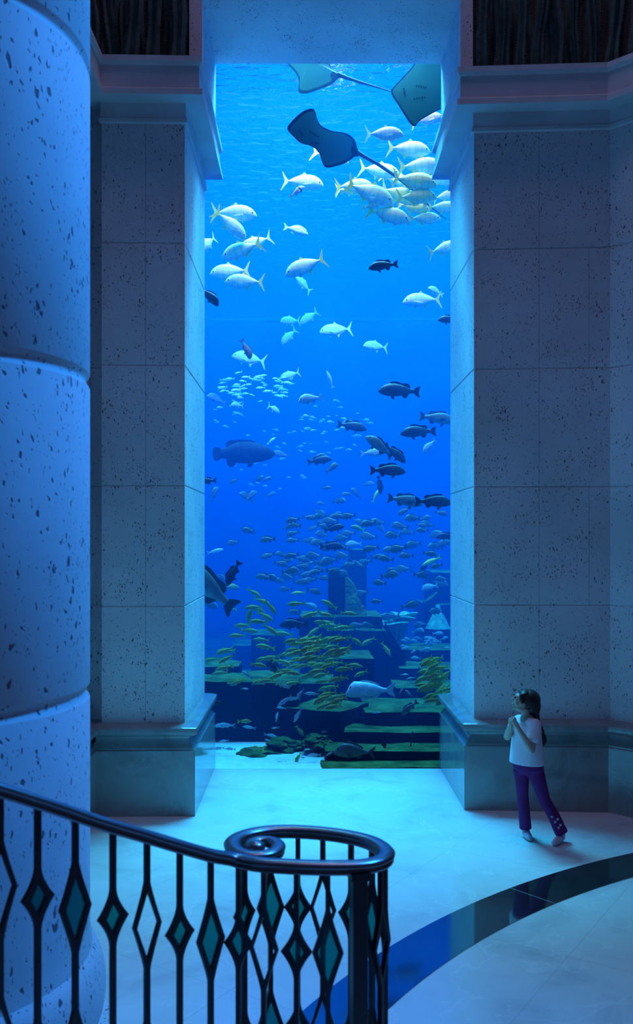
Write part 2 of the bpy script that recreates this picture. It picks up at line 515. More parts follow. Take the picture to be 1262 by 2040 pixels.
# water: a body that scatters and absorbs light
m = bpy.data.materials.new('lagoon_water'); m.use_nodes = True
nt = m.node_tree; nt.nodes.clear()
out = nd(nt, 'ShaderNodeOutputMaterial')
SIG_S = (0.0002, 0.0185, 0.069)
SIG_A = (0.34, 0.130, 0.030)
va = nd(nt, 'ShaderNodeVolumeAbsorption'); vs = nd(nt, 'ShaderNodeVolumeScatter')
da = max(SIG_A) * 1.05
va.inputs['Density'].default_value = da
va.inputs['Color'].default_value = (*[1 - s/da for s in SIG_A], 1)
ds = max(SIG_S) * 1.05
vs.inputs['Density'].default_value = ds
vs.inputs['Color'].default_value = (*[s/ds for s in SIG_S], 1)
vs.inputs['Anisotropy'].default_value = 0.0
ad = nd(nt, 'ShaderNodeAddShader')
nt.links.new(va.outputs[0], ad.inputs[0]); nt.links.new(vs.outputs[0], ad.inputs[1]); nt.links.new(ad.outputs[0], out.inputs['Volume'])
bm = bmesh.new(); add_box(bm, TX0 + 0.01, TX1 - 0.01, ZW + 0.035, TY1 - 0.01, -0.38, WS + 0.05)
wo = tag(link('lagoon_water', finish(bm), m), 'deep blue water filling the lagoon behind the tall window', 'water', kind='stuff')
# rippled water surface seen from below
m = bpy.data.materials.new('water_surface'); m.use_nodes = True
nt = m.node_tree; nt.nodes.clear()
out = nd(nt, 'ShaderNodeOutputMaterial'); tr = nd(nt, 'ShaderNodeBsdfTransparent'); gl = nd(nt, 'ShaderNodeBsdfGlossy'); gl.inputs['Roughness'].default_value = 0.03
fr = nd(nt, 'ShaderNodeFresnel'); fr.inputs['IOR'].default_value = 1.33
tc = nd(nt, 'ShaderNodeTexCoord'); mp = nd(nt, 'ShaderNodeMapping'); mp.inputs['Scale'].default_value = (1.0, 1.5, 1)
nt.links.new(tc.outputs['Object'], mp.inputs['Vector'])
ns = nd(nt, 'ShaderNodeTexNoise'); ns.inputs['Scale'].default_value = 4.0; ns.inputs['Detail'].default_value = 4; ns.inputs['Distortion'].default_value = 0.6
nt.links.new(mp.outputs['Vector'], ns.inputs['Vector'])
bp = nd(nt, 'ShaderNodeBump'); bp.inputs['Strength'].default_value = 0.8; bp.inputs['Distance'].default_value = 0.10
nt.links.new(ns.outputs['Fac'], bp.inputs['Height'])
nt.links.new(bp.outputs['Normal'], fr.inputs['Normal']); nt.links.new(bp.outputs['Normal'], gl.inputs['Normal'])
mx = nd(nt, 'ShaderNodeMixShader')
nt.links.new(fr.outputs[0], mx.inputs[0]); nt.links.new(tr.outputs[0], mx.inputs[1]); nt.links.new(gl.outputs[0], mx.inputs[2]); nt.links.new(mx.outputs[0], out.inputs['Surface'])
me = bpy.data.meshes.new('water_surface')
me.from_pydata([(TX0+0.02, ZW+0.04, WS), (TX1-0.02, ZW+0.04, WS), (TX1-0.02, TY1-0.02, WS), (TX0+0.02, TY1-0.02, WS)], [], [(0, 1, 2, 3)])
tag(link('water_surface', me, m), 'rippled underside of the water surface at the top of the window', 'water surface', kind='stuff')
# sandy bed
M_sand = plain('pale_sand', (0.78, 0.74, 0.62), 0.9, 0.2, noise=0.10, nscale=9, bump=0.6)
M_rock = plain('mossy_ruin_stone', (0.05, 0.075, 0.07), 0.9, 0.2, noise=0.5, nscale=4, bump=0.6)
bm = bmesh.new(); add_box(bm, TX0, TX1, ZW + 0.03, TY1, -0.35, -0.015)
tag(link('floor_lagoon', finish(bm), M_sand), kind='structure')

# ---------------------------------------------------------------- ruins in the lagoon
def moss_mat(name, stone, moss, lo=0.35, hi=0.75):
    m, nt, b = new_mat(name)
    b.inputs['Roughness'].default_value = 0.95
    b.inputs['Specular IOR Level'].default_value = 0.1
    ge = nd(nt, 'ShaderNodeNewGeometry'); sx = nd(nt, 'ShaderNodeSeparateXYZ'); nt.links.new(ge.outputs['Normal'], sx.inputs[0])
    tc = nd(nt, 'ShaderNodeTexCoord'); ns = nd(nt, 'ShaderNodeTexNoise'); ns.inputs['Scale'].default_value = 5; ns.inputs['Detail'].default_value = 7
    nt.links.new(tc.outputs['Object'], ns.inputs['Vector'])
    a = nd(nt, 'ShaderNodeMath', operation='MULTIPLY_ADD'); nt.links.new(ns.outputs['Fac'], a.inputs[0]); a.inputs[1].default_value = 0.5; nt.links.new(sx.outputs[2], a.inputs[2])
    mr = nd(nt, 'ShaderNodeMapRange'); mr.inputs['From Min'].default_value = lo + 0.25; mr.inputs['From Max'].default_value = hi + 0.25
    nt.links.new(a.outputs[0], mr.inputs['Value'])
    cr = nd(nt, 'ShaderNodeValToRGB'); cr.color_ramp.elements[0].position = 0.35; cr.color_ramp.elements[1].position = 0.65
    cr.color_ramp.elements[0].color = (*[c*0.5 for c in moss], 1); cr.color_ramp.elements[1].color = (*[c*1.35 for c in moss], 1)
    nt.links.new(ns.outputs['Fac'], cr.inputs['Fac'])
    mx = nd(nt, 'ShaderNodeMix', data_type='RGBA'); nt.links.new(mr.outputs[0], mx.inputs[0]); mx.inputs[6].default_value = (*stone, 1); nt.links.new(cr.outputs['Color'], mx.inputs[7])
    nt.links.new(mx.outputs[2], b.inputs['Base Color'])
    bp = nd(nt, 'ShaderNodeBump'); bp.inputs['Strength'].default_value = 0.8; bp.inputs['Distance'].default_value = 0.04
    n2 = nd(nt, 'ShaderNodeTexNoise'); n2.inputs['Scale'].default_value = 18; n2.inputs['Detail'].default_value = 5; nt.links.new(tc.outputs['Object'], n2.inputs['Vector'])
    nt.links.new(n2.outputs['Fac'], bp.inputs['Height']); nt.links.new(bp.outputs['Normal'], b.inputs['Normal'])
    return m
M_ruin = moss_mat('weathered_ruin', (0.020, 0.024, 0.026), (0.10, 0.13, 0.035))
M_coral = plain('green_coral', (0.25, 0.42, 0.25), 0.9, 0.1, noise=0.4, nscale=14, bump=0.6)
from mathutils import noise as mn

def rough_box(bm, x0, x1, y0, y1, z0, z1, rot=0.0, piv=None, step=0.16, amp=0.025, seed=0, topslope=(0, 0)):
    """A weathered block: a subdivided box whose surface is worn by noise."""
    tmp = bmesh.new()
    bmesh.ops.create_cube(tmp, size=1.0)
    L = (x1-x0, y1-y0, z1-z0)
    for ax in range(3):
        cuts = min(26, max(1, int(L[ax] / step)))
        es = [e for e in tmp.edges if abs((e.verts[0].co - e.verts[1].co)[ax]) > 1e-6 and abs((e.verts[0].co - e.verts[1].co)[(ax+1) % 3]) < 1e-6 and abs((e.verts[0].co - e.verts[1].co)[(ax+2) % 3]) < 1e-6]
        bmesh.ops.subdivide_edges(tmp, edges=es, cuts=cuts, use_grid_fill=True)
    piv = Vector(piv) if piv is not None else Vector(((x0+x1)/2, (y0+y1)/2, 0))
    Mr = Matrix.Rotation(rot, 3, 'Z')
    vm = {}
    for v in tmp.verts:
        p = Vector((x0 + (v.co.x+0.5)*L[0], y0 + (v.co.y+0.5)*L[1], z0 + (v.co.z+0.5)*L[2]))
        t = v.co.z + 0.5
        p.z += t * (topslope[0]*v.co.x*L[0] + topslope[1]*v.co.y*L[1])
        edge = sum(1 for a in range(3) if abs(abs(v.co[a]) - 0.5) < 1e-4)
        nv = mn.noise_vector(p*2.2 + Vector((seed, seed*1.7, 0)))
        n2 = mn.noise_vector(p*7.0 + Vector((seed*3, 5, 0)))
        p += nv*amp + n2*amp*0.5
        if edge >= 2:
            c = Vector(((x0+x1)/2, (y0+y1)/2, (z0+z1)/2))
            d = (c - p); d.z *= 0.5
            p += d.normalized() * (amp*0.7*(1 + n2.x))
        p = Mr @ (p - piv) + piv
        vm[v.index] = bm.verts.new(p)
    for f in tmp.faces:
        bm.faces.new([vm[v.index] for v in f.verts])
    tmp.free()

def ruin(name, label, cat, boxes, mat=None, kids=()):
    bm = bmesh.new()
    for k, b in enumerate(boxes):
        rough_box(bm, *b[:6], **(b[6] if len(b) > 6 else {}), seed=k*3.1 + len(label))
    o = link(name, finish(bm, smo=True, angle=50), mat or M_ruin)
    tag(o, label, cat)
    return o

def wx(px, d): return (px - VX) * d / F
def wz(py, d): return EYE - (py - VY) * d / F

st = empty('sunken_staircase', (1.9, 10.2, 0))
tag(st, 'mossy sunken stone staircase rising behind the lower right of the window', 'staircase')
stairs = [(638, 9.835, 10.18, 0.0), (646, 10.15, 10.62, 0.096), (686, 10.57, 11.02, 0.213), (726, 10.97, 12.0, 0.363), (786, 11.95, 12.62, 0.49), (796, 12.58, 13.45, 0.64), (800, 13.4, 14.3, 0.80)]
for k, (px, y0, y1, h) in enumerate(stairs):
    bm = bmesh.new()
    rough_box(bm, wx(px, y0), 5.2, y0, y1, -0.05, h, step=0.11, amp=0.016, seed=k*2.3)
    o = link('step', finish(bm, smo=True, angle=50), M_ruin, st)
    o.location = (-1.9, -10.2, 0)
ruin('stone_plinth', 'square mossy stone plinth with its corner turned to the glass, left of the sunken steps', 'ruin',
     [(wx(679, 10.75), wx(679, 10.75)+0.72, 10.75, 11.5, -0.05, 0.40, dict(rot=R(60), piv=(wx(679, 10.75), 10.75, 0), amp=0.02))])
ruin('ruin_ledge', 'long low ruined wall with a mossy top along the lower left', 'ruin',
     [(-4.6, -0.10, 11.15, 12.15, -0.05, 0.68, dict(amp=0.035)), (-4.4, -0.85, 11.9, 12.6, 0.3, 0.76, dict(amp=0.04)), (-0.45, 0.33, 11.75, 12.5, -0.05, 0.58, dict(amp=0.03))])
ruin('stone_block', 'square cut ruin block with a mossy rim just behind the big silver fish', 'ruin',
     [(wx(672, 12.0), wx(746, 12.0), 12.0, 13.0, -0.05, 0.85, dict(amp=0.012))])
ruin('stone_block', 'broad dark ruin block carrying the two broken pillars', 'ruin',
     [(wx(598, 13.3), wx(762, 13.3), 13.2, 14.3, -0.05, 1.29, dict(amp=0.02)), (wx(650, 13.0), wx(772, 13.0), 12.95, 13.8, -0.05, 1.12, dict(amp=0.03))])
ruin('stone_buttress', 'leaning ruin buttress sloping down to the right of the broken pillars', 'ruin',
     [(wx(774, 13.0), wx(806, 13.0), 12.9, 13.8, -0.05, 0.98, dict(amp=0.03, topslope=(-1.8, 0)))])
ruin('broken_monolith', 'squat dark broken pillar rising from the middle ruins, the nearer of two', 'ruin',
     [(wx(655, 13.4), wx(692, 13.4), 13.4, 13.9, 1.2, 1.90, dict(amp=0.012))])
ruin('leaning_slab', 'mossy slab leaning against the right side of the nearer broken pillar', 'ruin',
     [(wx(688, 13.3), wx(712, 13.3), 13.32, 13.6, 1.2, 1.80, dict(amp=0.03, topslope=(-1.0, 0))), (wx(706, 13.3), wx(732, 13.3), 13.35, 13.6, 1.2, 1.50, dict(amp=0.03, topslope=(-1.4, 0)))],
     moss_mat('mossy_slab', (0.12, 0.17, 0.09), (0.22, 0.30, 0.09), -0.6, 0.2))
ruin('broken_monolith', 'taller hazy broken pillar standing behind the squat one', 'ruin',
     [(wx(698, 15.2), wx(731, 15.2), 15.2, 15.6, 0.05, 2.20, dict(amp=0.015)), (wx(676, 15.2), wx(700, 15.2), 15.2, 15.6, 0.05, 1.98, dict(amp=0.02, topslope=(1.2, 0)))])
ruin('stone_block', 'hazy square ruin block beyond the low wall, left of the middle ruins', 'ruin',
     [(wx(499, 14.2), wx(566, 14.2), 14.2, 15.2, -0.05, 0.93, dict(amp=0.02))])
ruin('stone_block', 'faint far ruin block at the end of the low wall on the left', 'ruin',
     [(wx(462, 16.2), wx(500, 16.2), 16.2, 17.2, -0.05, 0.55, dict(amp=0.02))])
ruin('ruined_tower', 'hazy stepped ruin tower at the right edge of the window', 'ruin',
     [(wx(845, 15.3), 4.4, 15.3, 16.8, -0.05, 1.31, dict(amp=0.03)), (wx(860, 15.5), 4.4, 15.5, 16.6, 1.25, 1.82, dict(amp=0.03))])
ruin('leaning_slab', 'tilted pale slab propped against the right-hand ruin tower', 'ruin',
     [(wx(846, 15.1), wx(874, 15.1), 15.0, 15.25, 1.25, 1.45, dict(amp=0.02, topslope=(0.7, 0)))])
bm = bmesh.new(); rough_box(bm, -7.9, 7.9, 12.9, 23.9, -0.1, 0.12, amp=0.09, step=0.4, seed=4)
tag(link('floor_rock', finish(bm, smo=True, angle=50), M_ruin), kind='structure')
def mound(name, label, px, py, d, rx, ry, rz, mat=None, cat='rock'):
    bm = bmesh.new()
    bmesh.ops.create_icosphere(bm, subdivisions=4, radius=1.0)
    base = Vector((wx(px, d), d, 0))
    for v in bm.verts:
        n = 1 + 0.38*mn.noise(v.co*1.6 + base) + 0.18*mn.noise(v.co*5 + base) + 0.07*mn.noise(v.co*13 + base)
        v.co = Vector((v.co.x*rx*n, v.co.y*ry*n, v.co.z*rz*n))
    o = link(name, finish(bm, smo=True), mat or M_ruin, loc=(base.x, d, wz(py, d)))
    tag(o, label, cat)
mound('mossy_rock', 'rounded mossy rock lying on the sand left of the plinth', 566, 1488, 10.75, 0.22, 0.2, 0.10)
mound('mossy_rock', 'flat mossy rock at the edge of the pale sand patch', 520, 1505, 10.62, 0.30, 0.28, 0.07)
mound('mossy_rock', 'mossy rock sloping against the plinth foot', 632, 1478, 10.6, 0.16, 0.2, 0.08)
mound('mossy_rock', 'low broad rock between the sand and the lowest sunken step', 607, 1516, 10.45, 0.42, 0.30, 0.06)
mound('mossy_rock', 'low dark rock at the bottom left corner of the window', 462, 1537, 9.99, 0.22, 0.08, 0.03)
for k, (px, py, d, r) in enumerate(((778, 1224, 14.2, 0.20), (800, 1232, 14.4, 0.24), (786, 1243, 14.0, 0.21), (812, 1225, 14.5, 0.16), (766, 1240, 14.1, 0.14))):
    pass
bm = bmesh.new()
for (px, py, d, r) in ((778, 1226, 14.2, 0.17), (803, 1231, 14.4, 0.22), (789, 1243, 14.0, 0.18), (814, 1224, 14.5, 0.14), (769, 1238, 14.1, 0.12)):
    p = P(px, py, d) - P(790, 1300, 14.2)
    lathe_pts = []
    vc = None
    prev = None
    for (rr, dz) in ((0.03, -0.10), (r*0.6, -0.035), (r*0.98, 0.0), (r, 0.015), (r*0.9, 0.025), (r*0.3, 0.01)):
        cur = []
        for i in range(22):
            a = 2*PI*i/22
            q = rr*(1 + 0.16*math.sin(3*a + px) + 0.08*math.sin(7*a))
            cur.append(bm.verts.new((p.x + q*math.cos(a), p.y + q*math.sin(a), p.z + dz + 0.02*math.sin(2*a + px))))
        if prev:
            for i in range(22): bm.faces.new((prev[i], prev[(i+1) % 22], cur[(i+1) % 22], cur[i]))
        else: bm.faces.new(cur[::-1])
        prev = cur
    bm.faces.new(prev)
    add_tube(bm, [p + Vector((0, 0, -0.08)), Vector((0.04*math.sin(px), 0.04, -0.15))], [0.03, 0.06], 8)
add_tube(bm, [(0, 0, -0.1), (0, 0, 0.16 - 0.9)], [0.12, 0.24], 10)
o = link('plate_coral', finish(bm, smo=True), M_coral, loc=P(790, 1300, 14.2))
tag(o, 'pale green plate coral spreading to the right of the broken pillars', 'coral')
bm = bmesh.new()
lathe(bm, [(0.20, 0), (0.15, 0.1), (0.10, 0.2), (0.05, 0.30), (0.03, 0.38), (0.0, 0.39)][:5], 18)
o = link('cone_coral', finish(bm, smo=True), M_coral, loc=P(873, 1252, 15.0)); tag(o, 'pale cone shaped coral standing in front of the right-hand ruin tower', 'coral')

# ---------------------------------------------------------------- fish
def skin(name, back, side, belly, rough=0.35, bars=None, lines=None, spec=0.5, mott=0.0, bar_col=None, head=None):
    """Fish skin: pigment by height on the body, with optional vertical bars (bars = count, strength) or lengthwise stripes."""
    m, nt, b = new_mat(name)
    b.inputs['Roughness'].default_value = rough
    b.inputs['Specular IOR Level'].default_value = spec
    tc = nd(nt, 'ShaderNodeTexCoord'); sx = nd(nt, 'ShaderNodeSeparateXYZ'); nt.links.new(tc.outputs['Object'], sx.inputs[0])
    mr = nd(nt, 'ShaderNodeMapRange'); mr.inputs['From Min'].default_value = -0.16; mr.inputs['From Max'].default_value = 0.16
    nt.links.new(sx.outputs[2], mr.inputs['Value'])
    cr = nd(nt, 'ShaderNodeValToRGB'); e = cr.color_ramp.elements
    e[0].position = 0.15; e[0].color = (*belly, 1); e[1].position = 0.85; e[1].color = (*back, 1)
    x = e.new(0.5); x.color = (*side, 1)
    nt.links.new(mr.outputs[0], cr.inputs['Fac'])
    col = cr.outputs['Color']
    ns = nd(nt, 'ShaderNodeTexNoise'); ns.inputs['Scale'].default_value = 9; ns.inputs['Detail'].default_value = 4; nt.links.new(tc.outputs['Object'], ns.inputs['Vector'])
    if bars:
        s = nd(nt, 'ShaderNodeMath', operation='MULTIPLY_ADD'); nt.links.new(sx.outputs[0], s.inputs[0]); s.inputs[1].default_value = bars[0]*2*PI; nt.links.new(ns.outputs['Fac'], s.inputs[2])
        si = nd(nt, 'ShaderNodeMath', operation='SINE'); nt.links.new(s.outputs[0], si.inputs[0])
        mb = nd(nt, 'ShaderNodeMapRange'); mb.inputs['From Min'].default_value = 0.55; mb.inputs['From Max'].default_value = 0.95; mb.inputs['To Max'].default_value = bars[1]
        nt.links.new(si.outputs[0], mb.inputs['Value'])
        mx = nd(nt, 'ShaderNodeMix', data_type='RGBA'); nt.links.new(mb.outputs[0], mx.inputs[0]); nt.links.new(col, mx.inputs[6]); mx.inputs[7].default_value = (*(bar_col or [c*0.35 for c in back]), 1)
        col = mx.outputs[2]
    if lines:
        s = nd(nt, 'ShaderNodeMath', operation='MULTIPLY'); nt.links.new(sx.outputs[2], s.inputs[0]); s.inputs[1].default_value = lines[0]*2*PI
        si = nd(nt, 'ShaderNodeMath', operation='SINE'); nt.links.new(s.outputs[0], si.inputs[0])
        mb = nd(nt, 'ShaderNodeMapRange'); mb.inputs['From Min'].default_value = 0.2; mb.inputs['From Max'].default_value = 0.7; mb.inputs['To Max'].default_value = lines[1]
        nt.links.new(si.outputs[0], mb.inputs['Value'])
        mx = nd(nt, 'ShaderNodeMix', data_type='RGBA'); nt.links.new(mb.outputs[0], mx.inputs[0]); nt.links.new(col, mx.inputs[6]); mx.inputs[7].default_value = (*lines[2], 1)
        col = mx.outputs[2]
    if mott:
        mm = nd(nt, 'ShaderNodeMapRange'); mm.inputs['From Min'].default_value = 0.35; mm.inputs['From Max'].default_value = 0.65; mm.inputs['To Min'].default_value = 1 - mott; mm.inputs['To Max'].default_value = 1 + mott
        nt.links.new(ns.outputs['Fac'], mm.inputs['Value'])
        mv = nd(nt, 'ShaderNodeVectorMath', operation='SCALE'); nt.links.new(col, mv.inputs[0]); nt.links.new(mm.outputs[0], mv.inputs['Scale'])
        col = mv.outputs[0]
    if head:      # black band and pale face for the little banded fish
        for (x0, x1, c) in head:
            cp = nd(nt, 'ShaderNodeMath', operation='COMPARE'); nt.links.new(sx.outputs[0], cp.inputs[0]); cp.inputs[1].default_value = (x0+x1)/2; cp.inputs[2].default_value = (x1-x0)/2
            mx = nd(nt, 'ShaderNodeMix', data_type='RGBA'); nt.links.new(cp.outputs[0], mx.inputs[0]); nt.links.new(col, mx.inputs[6]); mx.inputs[7].default_value = (*c, 1)
            col = mx.outputs[2]
    nt.links.new(col, b.inputs['Base Color'])
    sc = nd(nt, 'ShaderNodeTexVoronoi'); sc.inputs['Scale'].default_value = 60; nt.links.new(tc.outputs['Object'], sc.inputs['Vector'])
    bp = nd(nt, 'ShaderNodeBump'); bp.inputs['Strength'].default_value = 0.15; bp.inputs['Distance'].default_value = 0.01
    nt.links.new(sc.outputs['Distance'], bp.inputs['Height']); nt.links.new(bp.outputs['Normal'], b.inputs['Normal'])
    return m
M_eye = plain('fish_eye', (0.01, 0.01, 0.012), 0.1, 0.8)
M_iris = plain('fish_iris', (0.6, 0.55, 0.35), 0.3)

# outline of each kind: stations (x, top, bottom, half width), nose at x=+0.5, tail root at x=-0.34
KINDS_ = {
 'trevally': dict(st=[(0.50,-0.030,-0.050,0.006),(0.485,0.000,-0.068,0.022),(0.45,0.048,-0.086,0.040),(0.38,0.106,-0.110,0.062),(0.28,0.150,-0.134,0.078),(0.16,0.168,-0.150,0.082),(0.04,0.158,-0.146,0.074),(-0.08,0.126,-0.118,0.058),(-0.18,0.084,-0.078,0.040),(-0.27,0.042,-0.038,0.024),(-0.325,0.020,-0.018,0.014),(-0.35,0.016,-0.016,0.010)],
   fins={'tail_fin':[(-0.33,0.020),(-0.40,0.085),(-0.475,0.190),(-0.50,0.205),(-0.465,0.115),(-0.425,0.02),(-0.425,-0.02),(-0.47,-0.115),(-0.51,-0.215),(-0.48,-0.195),(-0.40,-0.085),(-0.33,-0.020)],
         'dorsal_fin':[(0.10,0.150),(0.05,0.205),(0.02,0.215),(0.00,0.175),(-0.08,0.140),(-0.20,0.092),(-0.28,0.048),(-0.26,0.030),(0.0,0.13)],
         'anal_fin':[(0.02,-0.130),(-0.03,-0.150),(-0.06,-0.205),(-0.085,-0.200),(-0.09,-0.145),(-0.18,-0.090),(-0.28,-0.045),(-0.26,-0.03),(-0.1,-0.10)],
         'pelvic_fin':[(0.24,-0.135),(0.21,-0.175),(0.16,-0.180),(0.19,-0.140)]},
   pect=[(0.23,-0.02),(0.16,-0.015),(0.02,-0.075),(-0.03,-0.095),(0.05,-0.085),(0.16,-0.06),(0.235,-0.045)], eye=(0.405,0.012,0.019)),
 'snapper': dict(st=[(0.50,-0.035,-0.055,0.008),(0.47,0.000,-0.078,0.028),(0.42,0.050,-0.100,0.046),(0.34,0.104,-0.122,0.062),(0.24,0.138,-0.134,0.072),(0.12,0.145,-0.134,0.072),(0.0,0.132,-0.120,0.064),(-0.12,0.104,-0.092,0.050),(-0.22,0.070,-0.060,0.034),(-0.30,0.048,-0.042,0.022),(-0.36,0.044,-0.040,0.014)],
   fins={'tail_fin':[(-0.34,0.046),(-0.42,0.095),(-0.49,0.125),(-0.50,0.11),(-0.47,0.03),(-0.465,-0.03),(-0.50,-0.11),(-0.49,-0.128),(-0.42,-0.095),(-0.34,-0.042)],
         'dorsal_fin':[(0.27,0.12),(0.22,0.175),(0.10,0.190),(0.0,0.172),(-0.07,0.150),(-0.15,0.165),(-0.22,0.145),(-0.26,0.10),(-0.25,0.055),(0.0,0.11)],
         'anal_fin':[(-0.06,-0.095),(-0.12,-0.160),(-0.18,-0.155),(-0.21,-0.10),(-0.24,-0.055),(-0.15,-0.07)],
         'pelvic_fin':[(0.20,-0.125),(0.16,-0.19),(0.09,-0.200),(0.12,-0.125)]},
   pect=[(0.22,-0.01),(0.12,0.0),(0.05,-0.05),(0.04,-0.085),(0.14,-0.075),(0.225,-0.045)], eye=(0.39,0.022,0.020)),
 'slim': dict(st=[(0.50,-0.012,-0.028,0.006),(0.46,0.018,-0.050,0.026),(0.38,0.058,-0.078,0.044),(0.28,0.092,-0.098,0.056),(0.16,0.110,-0.106,0.060),(0.02,0.106,-0.096,0.056),(-0.12,0.080,-0.074,0.042),(-0.23,0.048,-0.046,0.026),(-0.31,0.032,-0.030,0.016),(-0.35,0.030,-0.028,0.012)],
   fins={'tail_fin':[(-0.33,0.030),(-0.42,0.088),(-0.50,0.130),(-0.505,0.115),(-0.445,0.02),(-0.445,-0.02),(-0.505,-0.115),(-0.50,-0.13),(-0.42,-0.088),(-0.33,-0.030)],
         'dorsal_fin':[(0.24,0.095),(0.20,0.140),(0.10,0.148),(0.0,0.130),(-0.08,0.105),(-0.15,0.115),(-0.21,0.085),(-0.22,0.045),(0.0,0.09)],
         'anal_fin':[(-0.06,-0.08),(-0.11,-0.125),(-0.17,-0.105),(-0.20,-0.05),(-0.12,-0.06)],
         'pelvic_fin':[(0.18,-0.095),(0.14,-0.145),(0.08,-0.150),(0.11,-0.095)]},
   pect=[(0.22,-0.01),(0.13,0.0),(0.07,-0.05),(0.15,-0.06),(0.225,-0.04)], eye=(0.395,0.018,0.018)),
 'bream': dict(st=[(0.50,-0.055,-0.075,0.008),(0.475,-0.010,-0.098,0.030),(0.43,0.060,-0.118,0.048),(0.36,0.130,-0.136,0.062),(0.26,0.172,-0.150,0.070),(0.14,0.176,-0.152,0.070),(0.02,0.154,-0.138,0.060),(-0.10,0.116,-0.106,0.046),(-0.21,0.068,-0.062,0.030),(-0.29,0.038,-0.036,0.018),(-0.34,0.034,-0.032,0.012)],
   fins={'tail_fin':[(-0.33,0.036),(-0.41,0.100),(-0.49,0.155),(-0.50,0.14),(-0.445,0.03),(-0.445,-0.03),(-0.50,-0.14),(-0.49,-0.155),(-0.41,-0.10),(-0.33,-0.034)],
         'dorsal_fin':[(0.26,0.155),(0.20,0.205),(0.08,0.212),(-0.04,0.180),(-0.14,0.135),(-0.20,0.10),(-0.20,0.06),(0.0,0.13)],
         'anal_fin':[(-0.04,-0.12),(-0.09,-0.175),(-0.16,-0.14),(-0.20,-0.08),(-0.12,-0.08)],
         'pelvic_fin':[(0.20,-0.14),(0.16,-0.20),(0.09,-0.205),(0.13,-0.14)]},
   pect=[(0.22,-0.03),(0.12,-0.02),(0.03,-0.09),(0.13,-0.09),(0.225,-0.06)], eye=(0.40,0.03,0.022)),
 'emperor': dict(st=[(0.50,-0.085,-0.120,0.010),(0.48,-0.045,-0.138,0.034),(0.45,0.020,-0.150,0.052),(0.41,0.090,-0.158,0.066),(0.36,0.138,-0.162,0.076),(0.33,0.152,-0.163,0.080),(0.20,0.150,-0.160,0.082),(0.06,0.142,-0.148,0.072),(-0.08,0.112,-0.112,0.054),(-0.19,0.068,-0.070,0.034),(-0.27,0.044,-0.042,0.020),(-0.33,0.040,-0.036,0.013)],
   fins={'tail_fin':[(-0.31,0.042),(-0.40,0.105),(-0.49,0.170),(-0.505,0.16),(-0.450,0.03),(-0.450,-0.02),(-0.50,-0.105),(-0.485,-0.12),(-0.40,-0.09),(-0.31,-0.034)],
         'dorsal_fin':[(0.26,0.140),(0.18,0.178),(0.02,0.172),(-0.12,0.130),(-0.19,0.085),(-0.17,0.055),(0.0,0.12)],
         'anal_fin':[(-0.02,-0.13),(-0.10,-0.165),(-0.19,-0.105),(-0.20,-0.06),(-0.1,-0.09)],
         'pelvic_fin':[(0.19,-0.15),(0.15,-0.205),(0.05,-0.215),(0.07,-0.185),(0.11,-0.15)]},
   pect=[(0.20,-0.03),(0.10,-0.03),(0.05,-0.09),(0.12,-0.10),(0.21,-0.06)], eye=(0.41,0.035,0.020)),
 'grouper': dict(st=[(0.50,-0.030,-0.065,0.020),(0.47,0.005,-0.105,0.055),(0.41,0.055,-0.135,0.085),(0.32,0.105,-0.160,0.105),(0.20,0.150,-0.180,0.118),(0.06,0.172,-0.188,0.118),(-0.08,0.165,-0.176,0.105),(-0.20,0.130,-0.140,0.080),(-0.30,0.088,-0.095,0.050),(-0.37,0.066,-0.070,0.028)],
   fins={'tail_fin':[(-0.35,0.07),(-0.43,0.11),(-0.49,0.09),(-0.505,0.0),(-0.49,-0.10),(-0.43,-0.125),(-0.35,-0.075)],
         'dorsal_fin':[(0.22,0.13),(0.15,0.185),(0.0,0.205),(-0.13,0.205),(-0.23,0.20),(-0.29,0.15),(-0.28,0.09),(0.0,0.14)],
         'anal_fin':[(-0.12,-0.15),(-0.18,-0.235),(-0.25,-0.23),(-0.29,-0.15),(-0.28,-0.09),(-0.2,-0.12)],
         'pelvic_fin':[(0.16,-0.17),(0.11,-0.24),(0.04,-0.245),(0.07,-0.17)]},
   pect=[(0.18,-0.02),(0.09,0.02),(0.02,-0.03),(0.03,-0.11),(0.12,-0.12),(0.185,-0.09)], eye=(0.38,0.035,0.014)),
}
TREV_Y = (0.80, 0.62, 0.12)
